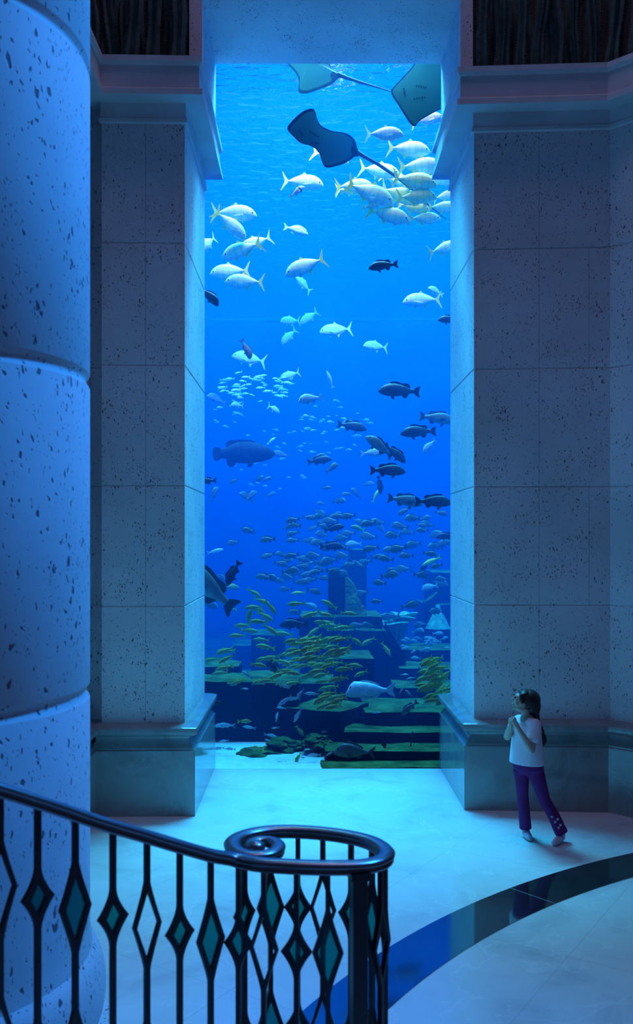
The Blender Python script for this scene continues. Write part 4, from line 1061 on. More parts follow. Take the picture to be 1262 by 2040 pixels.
# ---------------------------------------------------------------- stingrays
m, nt, b = new_mat('ray_underside')
b.inputs['Roughness'].default_value = 0.5
at = nd(nt, 'ShaderNodeAttribute'); at.attribute_name = 'rim'
cr = nd(nt, 'ShaderNodeValToRGB'); e = cr.color_ramp.elements
e[0].position = 0.38; e[0].color = (0.11, 0.18, 0.11, 1); e[1].position = 0.62; e[1].color = (0.02, 0.022, 0.03, 1)
ns = nd(nt, 'ShaderNodeTexNoise'); ns.inputs['Scale'].default_value = 14; tc = nd(nt, 'ShaderNodeTexCoord'); nt.links.new(tc.outputs['Object'], ns.inputs['Vector'])
mm = nd(nt, 'ShaderNodeMath', operation='MULTIPLY_ADD'); nt.links.new(ns.outputs['Fac'], mm.inputs[0]); mm.inputs[1].default_value = 0.3; nt.links.new(at.outputs['Fac'], mm.inputs[2])
sb = nd(nt, 'ShaderNodeMath', operation='SUBTRACT'); nt.links.new(mm.outputs[0], sb.inputs[0]); sb.inputs[1].default_value = 0.15
nt.links.new(sb.outputs[0], cr.inputs['Fac']); nt.links.new(cr.outputs['Color'], b.inputs['Base Color'])
M_ray = m
M_raydark = plain('ray_back', (0.02, 0.022, 0.028), 0.6)
def catmull(pts, per=6, closed=True):
    n = len(pts); out = []
    rng = range(n if closed else n - 1)
    for i in rng:
        p0 = pts[(i-1) % n] if closed or i > 0 else pts[0]
        p1, p2 = pts[i], pts[(i+1) % n]
        p3 = pts[(i+2) % n] if closed or i + 2 < n else pts[n-1]
        for k in range(per):
            t = k/per
            out.append(tuple(0.5*((2*b_) + (-a+c)*t + (2*a-5*b_+4*c-d_)*t*t + (-a+3*b_-3*c+d_)*t**3) for a, b_, c, d_ in zip(p0, p1, p2, p3)))
    if not closed: out.append(tuple(pts[-1]))
    return out
def stingray(label, outline, cen, tail, d0, kx, ky, marks, fins, curl=0.0, darkrim=0.10):
    """Disc of a ray: real outline, thick in the middle and thin at the rim, tilted in depth, with a whip tail."""
    def Q(px, py, off=0.0):
        r = math.hypot(px - cen[0], py - cen[1]) / 70.0
        return P(px, py, d0 + kx*(px - cen[0]) + ky*(py - cen[1]) + curl*r*r + off)
    org = Q(*cen)
    o = catmull(outline, 6)
    bm = bmesh.new(); lay = bm.verts.layers.float.new('rim')
    ts = (1.0, 0.965, 0.92, 0.86, 0.76, 0.6, 0.4, 0.2)
    def layer(sign):
        prev = None; first = None
        for t in ts:
            th = 0.004 + 0.075*(1 - t**1.7)
            off = th*(0.35 if sign < 0 else 0.9)*sign
            cur = []
            for (x, y) in o:
                v = bm.verts.new(Q(cen[0] + (x - cen[0])*t, cen[1] + (y - cen[1])*t, off) - org)
                v[lay] = (1.0 if sign > 0 else max(0.0, min(1.0, (t - (1 - darkrim*1.9)) / (darkrim*1.9))))
                cur.append(v)
            if prev:
                for i in range(len(o)):
                    j = (i+1) % len(o)
                    bm.faces.new((prev[i], prev[j], cur[j], cur[i]))
            else: first = cur
            prev = cur
        c = bm.verts.new(Q(*cen, sign*0.079*(0.35 if sign < 0 else 0.9)) - org); c[lay] = 0.0 if sign < 0 else 1.0
        for i in range(len(o)):
            bm.faces.new((prev[i], prev[(i+1) % len(o)], c))
        return first
    a = layer(-1); b2 = layer(1)
    for i in range(len(o)):
        j = (i+1) % len(o)
        bm.faces.new((a[i], a[j], b2[j], b2[i]))
    ob = link('stingray', finish(bm, smo=True, angle=70), M_ray, loc=org)
    tag(ob, label, 'stingray', 'stingrays near the water surface')
    bm = bmesh.new()
    n = len(tail)
    add_tube(bm, [Q(x, y) - org for x, y in tail], [0.022*(1 - i/(n-1))**1.1 + 0.005 for i in range(n)], 8)
    link('tail', finish(bm, smo=True), M_raydark, ob)
    for (pts) in fins:
        bm = bmesh.new()
        f = [bm.verts.new(Q(x, y, -0.012) - org) for x, y in pts]; g = [bm.verts.new(Q(x, y, 0.004) - org) for x, y in pts]
        bm.faces.new(f); bm.faces.new(g[::-1])
        for i in range(len(pts)): bm.faces.new((f[i], g[i], g[(i+1) % len(pts)], f[(i+1) % len(pts)]))
        link('pelvic_fin', finish(bm), M_raydark, ob)
    for (nm, x0, y0, x1, y1, cnt, r) in marks:
        for i in range(cnt):
            t = i/max(1, cnt-1)
            bm = bmesh.new()
            x, y = x0 + (x1-x0)*t, y0 + (y1-y0)*t
            add_ball(bm, Vector((0, 0, 0)), (r*d0/F*0.42, 0.005, r*d0/F*0.85), Euler((0, R(25), 0)), 8, 6)
            dd = math.hypot(x-cen[0], y-cen[1])/80
            c = link(nm, finish(bm, smo=True), M_raydark, ob)
            c.location = Q(x, y, -0.035*0.35 - 0.012 - 0.018*max(0, 1-dd)) - org
    return ob
def Z1(*pts): return [(400 + x/2.475, 100 + y/2.475) for x, y in pts]
stingray('whole stingray seen from below, banking left with its tail trailing across the school',
    Z1((545,288),(565,300),(578,345),(600,375),(650,398),(715,408),(755,435),(770,470),(772,512),(730,548),(690,566),(625,580),(604,562),(592,530),(578,498),(545,474),(495,458),(462,430),(428,388),(450,350),(500,305)),
    (628, 280), Z1((770,500),(800,520),(880,565),(960,620),(1040,685),(1110,750),(1170,800),(1210,832)), 10.45, 0.003, 0.003,
    [('gill_slit', *Z1((542,402))[0], *Z1((580,425))[0], 5, 3.2), ('gill_slit', *Z1((545,455))[0], *Z1((582,460))[0], 5, 2.6), ('mouth', *Z1((490,398))[0], *Z1((503,420))[0], 3, 3.6)],
    [Z1((745,470),(775,485),(790,510),(770,520),(740,505)), Z1((740,500),(775,505),(780,525),(755,524))])
stingray('stingray at the top edge of the window, cut off by the stone lintel',
    Z1((400,20),(428,68),(468,112),(484,150),(484,205),(520,214),(580,196),(640,172),(668,150),(690,125),(655,98),(640,68),(630,10),(600,-40),(520,-60),(440,-20)),
    (618, 118), Z1((680,120),(720,135),(790,158),(870,182),(955,208)), 10.45, 0.002, 0.0,
    [], [Z1((640,100),(690,122),(660,150),(655,140),(640,130)), Z1((640,140),(672,132),(665,152))])
stingray('stingray in the top right corner, cut off by the lintel and right jamb',
    Z1((940,198),(955,178),(1000,130),(1045,80),(1075,30),(1130,0),(1200,20),(1270,100),(1290,200),(1240,262),(1185,290),(1120,325),(1080,350),(1060,374),(1040,368),(1015,335),(975,270),(945,225)),
    (860, 176), Z1((1280,190),(1340,180),(1420,160)), 10.35, 0.002, 0.0,
    [('gill_slit', *Z1((1065,175))[0], *Z1((1110,183))[0], 5, 2.8), ('gill_slit', *Z1((1055,240))[0], *Z1((1105,232))[0], 5, 2.8), ('mouth', *Z1((1003,190))[0], *Z1((1010,222))[0], 4, 2.8)], [], darkrim=0.05)

# ---------------------------------------------------------------- stair railing with the volute
M_iron = plain('black_iron', (0.010, 0.013, 0.017), 0.38, 0.5, noise=0.2, nscale=20)
M_rail = plain('black_handrail', (0.014, 0.018, 0.024), 0.30, 0.6)
M_rail.node_tree.nodes['Principled BSDF'].inputs['IOR'].default_value = 2.4
m = bpy.data.materials.new('teal_glass'); m.use_nodes = True
nt = m.node_tree; b = nt.nodes['Principled BSDF']
b.inputs['Base Color'].default_value = (0.03, 0.30, 0.32, 1); b.inputs['Roughness'].default_value = 0.25; b.inputs['Transmission Weight'].default_value = 0.0
tr = nd(nt, 'ShaderNodeBsdfTransparent'); tr.inputs[0].default_value = (0.05, 0.62, 0.55, 1)
mx = nd(nt, 'ShaderNodeMixShader'); mx.inputs[0].default_value = 0.30
nt.links.new(tr.outputs[0], mx.inputs[1]); nt.links.new(b.outputs[0], mx.inputs[2]); nt.links.new(mx.outputs[0], nt.nodes['Material Output'].inputs['Surface'])
M_teal = m
slope = [(-150, 1532, 2.60), (0, 1574, 2.75), (75, 1598, 2.83), (150, 1623, 2.92), (225, 1647, 3.00), (293, 1667, 3.08), (350, 1684, 3.14), (420, 1704, 3.22), (470, 1712, 3.27)]
ctrl = [P(*s) for s in slope]
zl = ctrl[-1].z
def lev(px, py):
    d = (EYE - zl) * F / (py - VY)
    return P(px, py, d)
level = [(515,1721),(560,1724.5),(610,1727),(660,1728),(710,1727),(745,1722),(765,1713),(770,1702),(760,1690),(738,1678),(700,1668),(650,1660.5),(600,1656.5),(555,1656),(515,1660),(484,1668),(466,1679),(464,1690),(475,1701),(496,1707),(522,1707),(543,1702),(554,1693),(552,1683),(537,1676.5),(517,1676),(503,1681),(500,1688),(510,1692)]
ctrl += [lev(*q) for q in level]
ctrl = [ctrl[0] + (ctrl[0] - ctrl[1])*1.3] + ctrl
path = [Vector(q) for q in catmull([tuple(c) for c in ctrl], 8, closed=False)]
rail_root = empty('stair_railing', (ctrl[9].x, ctrl[9].y, 0))
tag(rail_root, 'black iron stair railing with teal glass diamonds curling into a scroll', 'railing')
RO_ = Vector(rail_root.location)
# moulded handrail
sec = [(-0.024,-0.020),(0.024,-0.020),(0.027,-0.014),(0.021,-0.008),(0.021,-0.004),(0.030,0.002),(0.031,0.009),(0.024,0.017),(0.012,0.021),(-0.012,0.021),(-0.024,0.017),(-0.031,0.009),(-0.030,0.002),(-0.021,-0.004),(-0.021,-0.008),(-0.027,-0.014)]
bm = bmesh.new(); prev = None
NP = len(path)
for i, p in enumerate(path):
    t = (path[min(NP-1, i+1)] - path[max(0, i-1)]).normalized()
    s = t.cross(Vector((0, 0, 1))).normalized(); u = s.cross(t).normalized()
    k = 1.0 if i < NP - 90 else 1.0 - 0.28*(i - (NP - 90))/90
    cur = [bm.verts.new(p + s*(a*k) + u*(c*k) - RO_) for a, c in sec]
    if prev:
        for j in range(len(sec)): bm.faces.new((prev[j], prev[(j+1) % len(sec)], cur[(j+1) % len(sec)], cur[j]))
    else: bm.faces.new(cur)
    prev = cur
bm.faces.new(prev[::-1])
add_ball(bm, path[-1] + Vector((0, 0, 0.008)) - RO_, (0.034, 0.034, 0.022), segs=20, rings=10)
link('handrail', finish(bm, smo=True, angle=50), M_rail, rail_root)
BH = 1.02
def prof(kind):
    """Levels (dz, outer half width, inner half width) of one diamond around its centre."""
    hw = 0.0085
    if kind == 'small':
        out = [(dz, hw + 0.044*(1 - abs(dz)/0.092)**1.7, max(0.0, 0.025*(1 - abs(dz)/0.047))) for dz in [k*0.092/10 for k in range(-10, 11)]]
    elif kind == 'tall':
        out = [(dz, hw + 0.044*(1 - abs(dz)/0.140)**1.15, max(0.0, 0.035*(1 - abs(dz)/0.100))) for dz in [k*0.140/14 for k in range(-14, 15)]]
    else:
        out = [(dz, hw + 0.042*(1 - abs(dz)/0.140)**1.15, max(0.0, 0.039*(1 - abs(dz)/0.112))) for dz in [k*0.140/14 for k in range(-14, 15)]]
    return out
BAL = {}
def baluster_mesh(kind):
    if kind in BAL: return BAL[kind]
    lv = [(-0.012, 0.0085, 0.0)]
    for c in (-0.285, -0.735):
        lv += [(c + dz, a, q) for dz, a, q in reversed(prof(kind))]
    lv.append((-BH, 0.0085, 0.0))
    bm = bmesh.new(); th = 0.0085
    for s in (-1, 1):
        prev = None
        for (z, a, q) in lv:
            cur = [bm.verts.new((s*q, -th, z)), bm.verts.new((s*a, -th, z)), bm.verts.new((s*a, th, z)), bm.verts.new((s*q, th, z))]
            if prev:
                for j in range(4): bm.faces.new((prev[j], prev[(j+1) % 4], cur[(j+1) % 4], cur[j]))
            else: bm.faces.new(cur)
            prev = cur
        bm.faces.new(prev[::-1])
    me = finish(bm, 'baluster_' + kind); me.materials.append(M_iron)
    gl = None
    if kind != 'open':
        w_, h_ = (0.026, 0.049) if kind == 'small' else (0.036, 0.103)
        bm = bmesh.new()
        f = [bm.verts.new(c) for c in ((-w_, -0.003, 0), (0, -0.003, -h_), (w_, -0.003, 0), (0, -0.003, h_))]
        g = [bm.verts.new(c) for c in ((-w_, 0.003, 0), (0, 0.003, -h_), (w_, 0.003, 0), (0, 0.003, h_))]
        bm.faces.new(f); bm.faces.new(g[::-1])
        for i in range(4): bm.faces.new((f[i], g[i], g[(i+1) % 4], f[(i+1) % 4]))
        gl = finish(bm, 'glass_' + kind); gl.materials.append(M_teal)
    BAL[kind] = (me, gl)
    return BAL[kind]
def put_baluster(p, t, kind):
    me, gl = baluster_mesh(kind)
    o = bpy.data.objects.new('baluster', me); COL.objects.link(o); o.parent = rail_root
    o.location = p - RO_; o.rotation_euler = (0, 0, math.atan2(t.y, t.x))
    if gl:
        for c in (-0.285, -0.735):
            q = bpy.data.objects.new('glass_pane', gl); COL.objects.link(q); q.parent = o; q.location = (0, 0, c)
cyc = ['open', 'small', 'tall', 'small']
def nearest(px):
    best = None
    for i in range(0, NP*6//10):
        q = path[i]
        x = VX + q.x*F/q.y
        if best is None or abs(x - px) < best[0]: best = (abs(x - px), i)
    return best[1]
idx = 0
start = None
for px in (-72, 3, 75, 150, 225, 293, 355, 420):
    i = [j for j in range(0, 90) if True]
    j = min(range(0, 90), key=lambda a: abs(VX + path[a].x*F/path[a].y - px))
    t = path[j+1] - path[j-1] if j > 0 else path[1] - path[0]
    put_baluster(path[j], t, cyc[(idx - 1) % 4]); idx += 1
    start = j
acc, i = 0.0, start
end_i = NP - 95
nextd = 0.108
newel_d = None
total = 0.0
while i < end_i:
    total += (path[i+1] - path[i]).length
    if total >= nextd:
        q = path[i+1]; t = path[i+2] - path[i]
        x = VX + q.x*F/q.y
        if newel_d is None and x > 672:
            newel_d = q
            bm = bmesh.new()
            h = q.z - 0.01
            add_box(bm, -0.026, 0.026, -0.026, 0.026, 0, h)
            add_box(bm, -0.034, 0.034, -0.034, 0.034, h - 0.03, h)
            add_box(bm, -0.036, 0.036, -0.036, 0.036, 0.20, 0.27)
            bmesh.ops.bevel(bm, geom=bm.edges[:], offset=0.003, segments=1, affect='EDGES')
            o = link('newel_post', finish(bm), M_iron, rail_root); o.location = (q.x - RO_.x, q.y - RO_.y, 0)
            o.rotation_euler = (0, 0, math.atan2(t.y, t.x))
            nextd += 0.10
            idx += 1
        else:
            put_baluster(q, t, cyc[(idx - 1) % 4]); idx += 1
            nextd += 0.105
    i += 1
# stone curb of the stair that carries the railing
bm = bmesh.new(); prev = None
for i in range(0, end_i - 2, 2):
    p = path[i]; t = path[min(NP-1, i+1)] - path[max(0, i-1)]; t.z = 0; t.normalize()
    s = Vector((t.y, -t.x, 0))
    top = p.z - BH + 0.004
    cur = [bm.verts.new((p.x + s.x*w_, p.y + s.y*w_, z)) for w_, z in ((-0.06, 0.0), (0.06, 0.0), (0.06, top), (-0.06, top))]
    if prev:
        for j in range(4): bm.faces.new((prev[j], prev[(j+1) % 4], cur[(j+1) % 4], cur[j]))
    else: bm.faces.new(cur)
    prev = cur
bm.faces.new(prev[::-1])
tag(link('trim_5', finish(bm), M_plain_stone), kind='structure')

# ---------------------------------------------------------------- the girl
D0 = 7.45
def G(zx, zy, dd=0.0): return P(930 + zx/3.8, 1330 + zy/3.8, D0 + dd)
def Gf(zx, zy, up=0.0):
    d = EYE * F / (1330 + zy/3.8 - VY)
    p = P(930 + zx/3.8, 1330 + zy/3.8, d); p.z = up
    return p
girl = empty('person', (G(470, 900).x, D0, 0))
tag(girl, 'girl with a dark braid, pale T-shirt and purple trousers looking up, hands clasped', 'person')
GO = Vector(girl.location)
M_skin = plain('skin', (0.50, 0.36, 0.29), 0.55, 0.4)
M_shirt = plain('lilac_white_cotton', (0.78, 0.72, 0.82), 0.85, 0.2, bump=0.1, nscale=25)
M_pants = plain('purple_cotton', (0.15, 0.018, 0.13), 0.85, 0.2, noise=0.2, nscale=6)
M_hair = plain('dark_brown_hair', (0.020, 0.014, 0.012), 0.45, 0.5, noise=0.4, nscale=30)
M_sock = plain('pale_pink_sock', (0.62, 0.50, 0.62), 0.85, 0.2)
def body_mesh(name, build, mat, voxel, sm=4, parent=girl):
    bm = bmesh.new(); build(bm)
    for v in bm.verts: v.co -= GO
    o = link(name, finish(bm, name), mat, parent)
    r = o.modifiers.new('skin', 'REMESH'); r.mode = 'VOXEL'; r.voxel_size = voxel; r.use_smooth_shade = True
    s = o.modifiers.new('soft', 'SMOOTH'); s.factor = 0.5; s.iterations = sm
    return o
lv_, fv_ = Vector((0.66, -0.75, 0)), Vector((-0.75, -0.66, 0))    # her left, her front
def ring_loft(bm, rings, seg=28):
    prev = None
    for (c, a, q) in rings:
        cur = [bm.verts.new(Vector(c) + lv_*(a*math.cos(2*PI*i/seg)) + fv_*(q*math.sin(2*PI*i/seg))) for i in range(seg)]
        if prev:
            for i in range(seg): bm.faces.new((prev[i], prev[(i+1) % seg], cur[(i+1) % seg], cur[i]))
        else: bm.faces.new(cur[::-1])
        prev = cur
    bm.faces.new(prev)
NS, NE, NW = G(524, 438, -0.10), G(492, 624, -0.15), G(395, 462, -0.175)
FS, FE, FW = G(392, 398, 0.09), G(308, 525, 0.0), G(338, 436, -0.115)
HIP1, KNEE1 = G(418, 770, 0.03), G(424, 955, 0.06)
HIP2, KNEE2 = G(520, 775, -0.03), G(592, 1005, -0.03)
HEEL1, TOE1 = Gf(452, 1284, 0.032), Gf(478, 1314, 0.024)
HEEL2, TOE2 = Gf(718, 1322, 0.034), Gf(668, 1350, 0.024)
ANK1, ANK2 = HEEL1 + Vector((-0.004, 0.01, 0.065)), HEEL2 + Vector((0.0, 0.0, 0.07))
def arm(bm, S, E, W):
    add_tube(bm, [S, S.lerp(E, 0.5), E], [0.036, 0.032, 0.027], 12)
    add_tube(bm, [E, E.lerp(W, 0.35), E.lerp(W, 0.8), W], [0.027, 0.029, 0.021, 0.018], 12)
def hand(bm, W, knuck, side, curl_to):
    """palm from the wrist to the knuckles, four bent fingers closing on curl_to and a thumb"""
    ax = (knuck - W).normalized()
    sd = Vector(side).normalized()
    add_tube(bm, [W, W.lerp(knuck, 0.5), knuck], [0.017, 0.021, 0.020], 12)
    for k, ln in enumerate((0.030, 0.035, 0.033, 0.026)):
        base = knuck + sd*(-0.021 + 0.014*k)
        mid = base + ax*ln*0.55 + (curl_to - base).normalized()*ln*0.45
        tip = mid + ((curl_to + sd*(-0.016 + 0.011*k)) - mid).normalized()*ln*0.9
        add_tube(bm, [base - ax*0.012, base, mid, tip], [0.0075, 0.0075, 0.0068, 0.0058], 8)
    tb = W.lerp(knuck, 0.35) - sd*0.016
    add_tube(bm, [tb, tb + ax*0.018 - sd*0.010, tb + ax*0.038 - sd*0.002], [0.009, 0.0078, 0.0062], 8)
def body(bm):
    # trunk and legs under the clothes
    add_tube(bm, [G(462, 400), G(458, 560), G(464, 690)], [0.062, 0.066, 0.066], 16)
    add_tube(bm, [HIP1, KNEE1, ANK1], [0.050, 0.036, 0.026], 12); add_tube(bm, [HIP2, KNEE2, ANK2], [0.050, 0.036, 0.026], 12)
    for a, h, t in ((ANK1, HEEL1, TOE1), (ANK2, HEEL2, TOE2)):
        add_tube(bm, [a, h, h.lerp(t, 0.5), t], [0.026, 0.026, 0.026, 0.020], 12)
    arm(bm, NS, NE, NW); arm(bm, FS, FE, FW)
    nk = G(366, 412, -0.150); fk = G(344, 398, -0.130)
    hand(bm, NW, nk, Vector((0.3, -0.8, 0.5)), G(346, 396, -0.165))
    hand(bm, FW, G(336, 398, -0.13), Vector((-0.2, -0.7, 0.5)), G(366, 385, -0.155))
    # neck and head
    add_tube(bm, [G(462, 405, 0), G(452, 360, -0.005), G(446, 312, -0.01)], [0.043, 0.034, 0.036], 14)
    add_ball(bm, G(472, 248, 0), (0.076, 0.064, 0.070), segs=24, rings=16)
    tl = Euler((0, R(-16), 0))
    add_ball(bm, G(412, 256, -0.004), (0.055, 0.056, 0.070), tl, 20, 14)       # face
    add_ball(bm, G(408, 303, -0.004), (0.050, 0.046, 0.030), Euler((0, R(14), 0)), 16, 10)   # jaw
    add_ball(bm, G(371, 306, -0.004), (0.018, 0.022, 0.017), None, 12, 8)      # chin
    add_ball(bm, G(357, 284, -0.004), (0.011, 0.018, 0.007), None, 10, 8)      # lower lip
    add_ball(bm, G(354, 271, -0.004), (0.011, 0.017, 0.007), None, 10, 8)      # upper lip
    add_tube(bm, [G(366, 212, -0.004), G(357, 229, -0.004), G(353, 240, -0.004)], [0.008, 0.010, 0.011], 8)   # nose
    add_ball(bm, G(384, 214, -0.004), (0.018, 0.040, 0.014), None, 12, 8)      # brow
    for s in (-1, 1):
        add_ball(bm, G(384, 268, s*0.030 - 0.004), (0.022, 0.020, 0.024), None, 10, 8)        # cheeks
        add_ball(bm, G(436, 284, s*0.066 - 0.004), (0.014, 0.008, 0.020), Euler((0, R(-15), 0)), 12, 8)  # ears
body_mesh('body', body, M_skin, 0.0042, 2)
for s in (-1, 1):
    bm = bmesh.new(); add_ball(bm, G(370, 226, s*0.027 - 0.004) - GO, (0.009, 0.010, 0.007), None, 10, 8)
    link('eye', finish(bm, smo=True), M_eye, girl)
    bm = bmesh.new(); add_tube(bm, [G(362, 211, s*0.017 - 0.004) - GO, G(366, 206, s*0.030 - 0.004) - GO, G(378, 208, s*0.043 - 0.004) - GO], [0.003, 0.0035, 0.0025], 6)
    link('eyebrow', finish(bm, smo=True), M_hair, girl)
def shirt(bm):
    ring_loft(bm, [(G(460, 722), 0.150, 0.112), (G(460, 690), 0.148, 0.110), (G(458, 620), 0.138, 0.102), (G(456, 545), 0.128, 0.094), (G(458, 480), 0.122, 0.086), (G(460, 430), 0.122, 0.076), (G(462, 405), 0.100, 0.062), (G(462, 388), 0.060, 0.048)])
    add_tube(bm, [NS + Vector((0, 0, 0.006)), NS.lerp(NE, 0.25), NS.lerp(NE, 0.50)], [0.046, 0.046, 0.050], 16)
    add_tube(bm, [FS + Vector((0.01, 0, 0.0)), FS.lerp(FE, 0.2), FS.lerp(FE, 0.42)], [0.046, 0.045, 0.048], 16)
    add_tube(bm, [FS, G(460, 402), NS], [0.042, 0.05, 0.042], 14)
body_mesh('t_shirt', shirt, M_shirt, 0.006, 3)
def pants(bm):
    ring_loft(bm, [(G(472, 800), 0.090, 0.080), (G(468, 760), 0.128, 0.098), (G(464, 715), 0.132, 0.096), (G(462, 690), 0.120, 0.09)])
    add_tube(bm, [HIP1, HIP1.lerp(KNEE1, 0.4), KNEE1, KNEE1.lerp(ANK1, 0.55), ANK1 + Vector((0.002, 0, -0.030))], [0.068, 0.056, 0.046, 0.045, 0.048], 18, caps=False)
    add_tube(bm, [HIP2, HIP2.lerp(KNEE2, 0.4), KNEE2, KNEE2.lerp(ANK2, 0.55), ANK2 + Vector((0.004, 0, -0.034))], [0.068, 0.058, 0.047, 0.047, 0.052], 18, caps=False)
body_mesh('trousers', pants, M_pants, 0.006, 3)
for a, h, t in ((ANK1, HEEL1, TOE1), (ANK2, HEEL2, TOE2)):
    def sock(bm): add_tube(bm, [a + Vector((0, 0, 0.03)), a, h + Vector((0, 0, 0.004)), h.lerp(t, 0.5) + Vector((0, 0, 0.002)), t], [0.031, 0.031, 0.032, 0.031, 0.024], 14)
    body_mesh('sock', sock, M_sock, 0.005, 3)
def hair(bm):
    add_ball(bm, G(474, 246, 0.0), (0.090, 0.080, 0.084), Euler((0, R(-12), 0)), 24, 16)
    add_ball(bm, G(432, 199, -0.002), (0.046, 0.066, 0.033), Euler((0, R(-20), 0)), 16, 12)
    add_ball(bm, G(503, 290, 0.0), (0.062, 0.070, 0.072), None, 18, 12)
    for s in (-1, 1):
        add_tube(bm, [G(416, 212, s*0.060), G(416, 246, s*0.064), G(424, 272, s*0.062)], [0.018, 0.016, 0.008], 8)
    add_tube(bm, [G(500, 300, 0.0), G(512, 345, 0.005), G(532, 385, 0.0)], [0.052, 0.044, 0.026], 14)
body_mesh('hair', hair, M_hair, 0.005, 3)
bz = [(532, 382, 0.0), (544, 406, -0.004), (554, 430, -0.008), (562, 454, -0.012), (570, 478, -0.015)]
def braid(bm):
    for i, (x, y, dd) in enumerate(bz):
        for s in (-1, 1):
            add_ball(bm, G(x + s*5, y + (6 if s > 0 else -6), dd), (0.015, 0.016, 0.017), Euler((0, R(35*s), 0)), 10, 8)
    add_tube(bm, [G(572, 486, -0.015), G(579, 520, -0.016), G(588, 555, -0.017), G(584, 592, -0.018)], [0.012, 0.025, 0.022, 0.006], 12)
body_mesh('braid', braid, M_hair, 0.004, 1)
bm = bmesh.new(); add_ball(bm, G(571, 484, -0.015) - GO, (0.016, 0.016, 0.009), None, 12, 8); link('hair_tie', finish(bm, smo=True), plain('pink_tie', (0.5, 0.25, 0.3), 0.6), girl)
for (k, dx) in ((0.52, -0.022), (0.60, 0.012), (0.70, -0.020), (0.80, 0.006), (0.90, -0.018)):
    bm = bmesh.new()
    c = KNEE2.lerp(ANK2, k)          # seated on the cloth, on the front of the trouser leg
    c = Vector((c.x + dx, c.y - math.sqrt(0.049**2 - dx*dx) - 0.001, c.z))
    for a in range(5):
        add_ball(bm, c + Vector((0.006*math.cos(a*1.257), 0, 0.006*math.sin(a*1.257))) - GO, (0.0045, 0.002, 0.0045), None, 8, 6)
    link('embroidered_flower', finish(bm, smo=True), M_sock, girl)

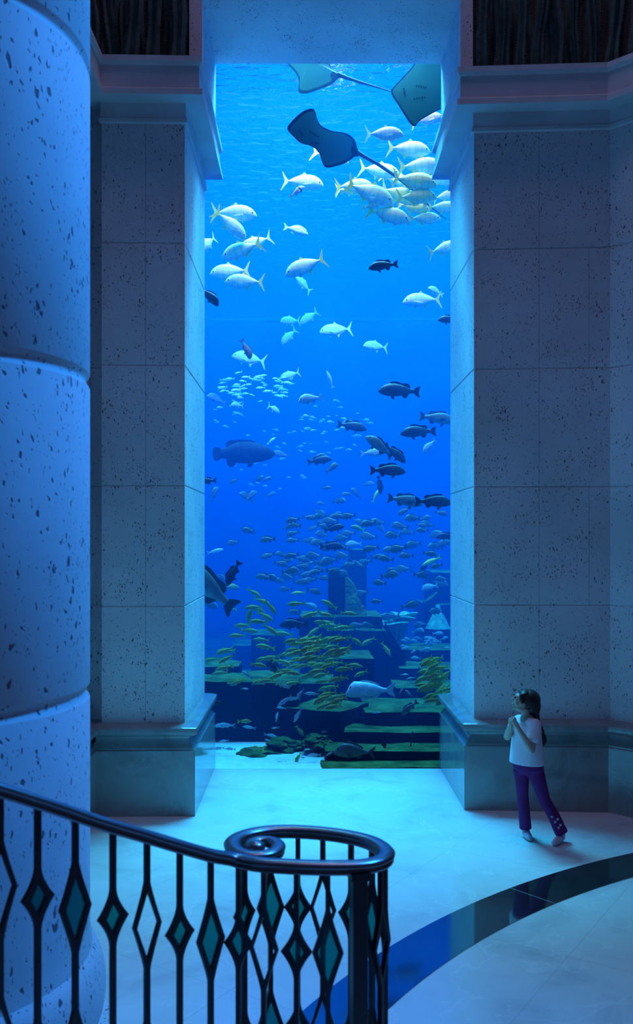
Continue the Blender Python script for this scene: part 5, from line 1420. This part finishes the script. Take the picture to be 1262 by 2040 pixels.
# ---------------------------------------------------------------- cacti in the planters
M_cactus = plain('cactus_green', (0.035, 0.090, 0.085), 0.7, 0.3, noise=0.45, nscale=12)
M_spine = plain('cactus_spines', (0.055, 0.075, 0.065), 0.8)
def cactus(x, y, r, h, lean, seed, label, group):
    rg = random.Random(seed)
    bm = bmesh.new(); ribs = rg.choice((6, 7, 8)); seg = ribs*4; prev = None
    n = 22
    ph = rg.uniform(0, 6)
    spots = []
    for i in range(n + 1):
        t = i/n; z = h*t
        rr = r*(1.0 if t < 0.9 else math.sqrt(max(0.02, 1 - ((t - 0.9)/0.1)**2)))*(0.93 + 0.10*math.sin(5*t*PI + ph))
        cx, cy = lean[0]*t*t*h + 0.02*math.sin(6*t + ph), lean[1]*t*h
        cur = []
        for k in range(seg):
            a = 2*PI*k/seg + 0.15*math.sin(3*t + ph)
            q = rr*(0.80 + 0.20*math.cos(ribs*2*PI*k/seg))
            cur.append(bm.verts.new((cx + q*math.cos(a), cy + q*math.sin(a), z)))
            if k % 4 == 0 and math.sin(a) < 0.5: spots.append((cx + q*math.cos(a), cy + q*math.sin(a), z, a))
        if prev:
            for k in range(seg): bm.faces.new((prev[k], prev[(k+1) % seg], cur[(k+1) % seg], cur[k]))
        else: bm.faces.new(cur[::-1])
        prev = cur
    bm.faces.new(prev)
    o = link('cactus', finish(bm, smo=True, angle=60), M_cactus, loc=(x, y, 6.255))
    tag(o, label, 'cactus', group)
    bm = bmesh.new()
    for (sx, sy, sz, a) in spots:
        for j in range(3):
            z2 = sz + h/n*(j/3.0)
            d_ = Vector((math.cos(a + rg.uniform(-0.7, 0.7)), math.sin(a), rg.uniform(-0.5, 0.5))).normalized()
            b0 = Vector((sx, sy, z2)) - d_*0.004
            s_ = d_.cross(Vector((0, 0, 1))).normalized()*0.0028
            v = [bm.verts.new(b0 - s_), bm.verts.new(b0 + s_), bm.verts.new(b0 + Vector((0, 0, 0.006))), bm.verts.new(b0 + d_*0.026)]
            bm.faces.new((v[0], v[1], v[3])); bm.faces.new((v[1], v[2], v[3])); bm.faces.new((v[2], v[0], v[3])); bm.faces.new((v[0], v[2], v[1]))
    c = link('spines', finish(bm), M_spine, o)
    tag(c, kind='stuff')
rc = random.Random(21)
ordn = ['nearest', 'second', 'third', 'fourth', 'fifth', 'sixth', 'seventh', 'eighth', 'ninth', 'tenth', 'eleventh', 'twelfth', 'thirteenth', 'fourteenth', 'fifteenth', 'sixteenth']
def lab(k, side): return 'tall ribbed cactus in the front row of the %s planter, %s the window' % (side, 'nearest' if k == 0 else ordn[k] + ' from')
x = XUR + 0.22; k = 0
while x < 3.1:
    r = rc.uniform(0.055, 0.085)
    y = 8.52 + rc.uniform(-0.05, 0.05) - max(0, x - 2.6)*0.8
    cactus(x, y, r, rc.uniform(1.15, 1.7), (rc.uniform(-0.04, 0.04), rc.uniform(-0.02, 0.02)), 100 + k, lab(k, 'right-hand'), 'cacti in the right-hand planter')
    x += r*2 + 0.03; k += 1
x = XUR + 0.28
while x < 3.3:
    r = rc.uniform(0.07, 0.10)
    cactus(x, 8.86 + rc.uniform(-0.05, 0.05), r, rc.uniform(1.5, 2.0), (rc.uniform(-0.06, 0.06), 0.0), 300 + int(x*50), 'tall ribbed cactus in the back row of the right-hand planter', 'back row cacti in the right-hand planter')
    x += r*2 + 0.02
x = XUL - 0.23; k = 0
while x > -1.98:
    r = rc.uniform(0.055, 0.085)
    cactus(x, 8.40 + rc.uniform(-0.05, 0.05), r, rc.uniform(1.15, 1.7), (rc.uniform(-0.06, 0.02), rc.uniform(-0.02, 0.02)), 200 + k, lab(k, 'left-hand'), 'cacti in the left-hand planter')
    x -= r*2 + 0.03; k += 1
x = XUL - 0.30
while x > -2.3:
    r = rc.uniform(0.07, 0.10)
    cactus(x, 8.76 + rc.uniform(-0.05, 0.05), r, rc.uniform(1.5, 2.0), (rc.uniform(-0.06, 0.06), 0.0), 400 + int(-x*50), 'tall ribbed cactus in the back row of the left-hand planter', 'back row cacti in the left-hand planter')
    x -= r*2 + 0.02
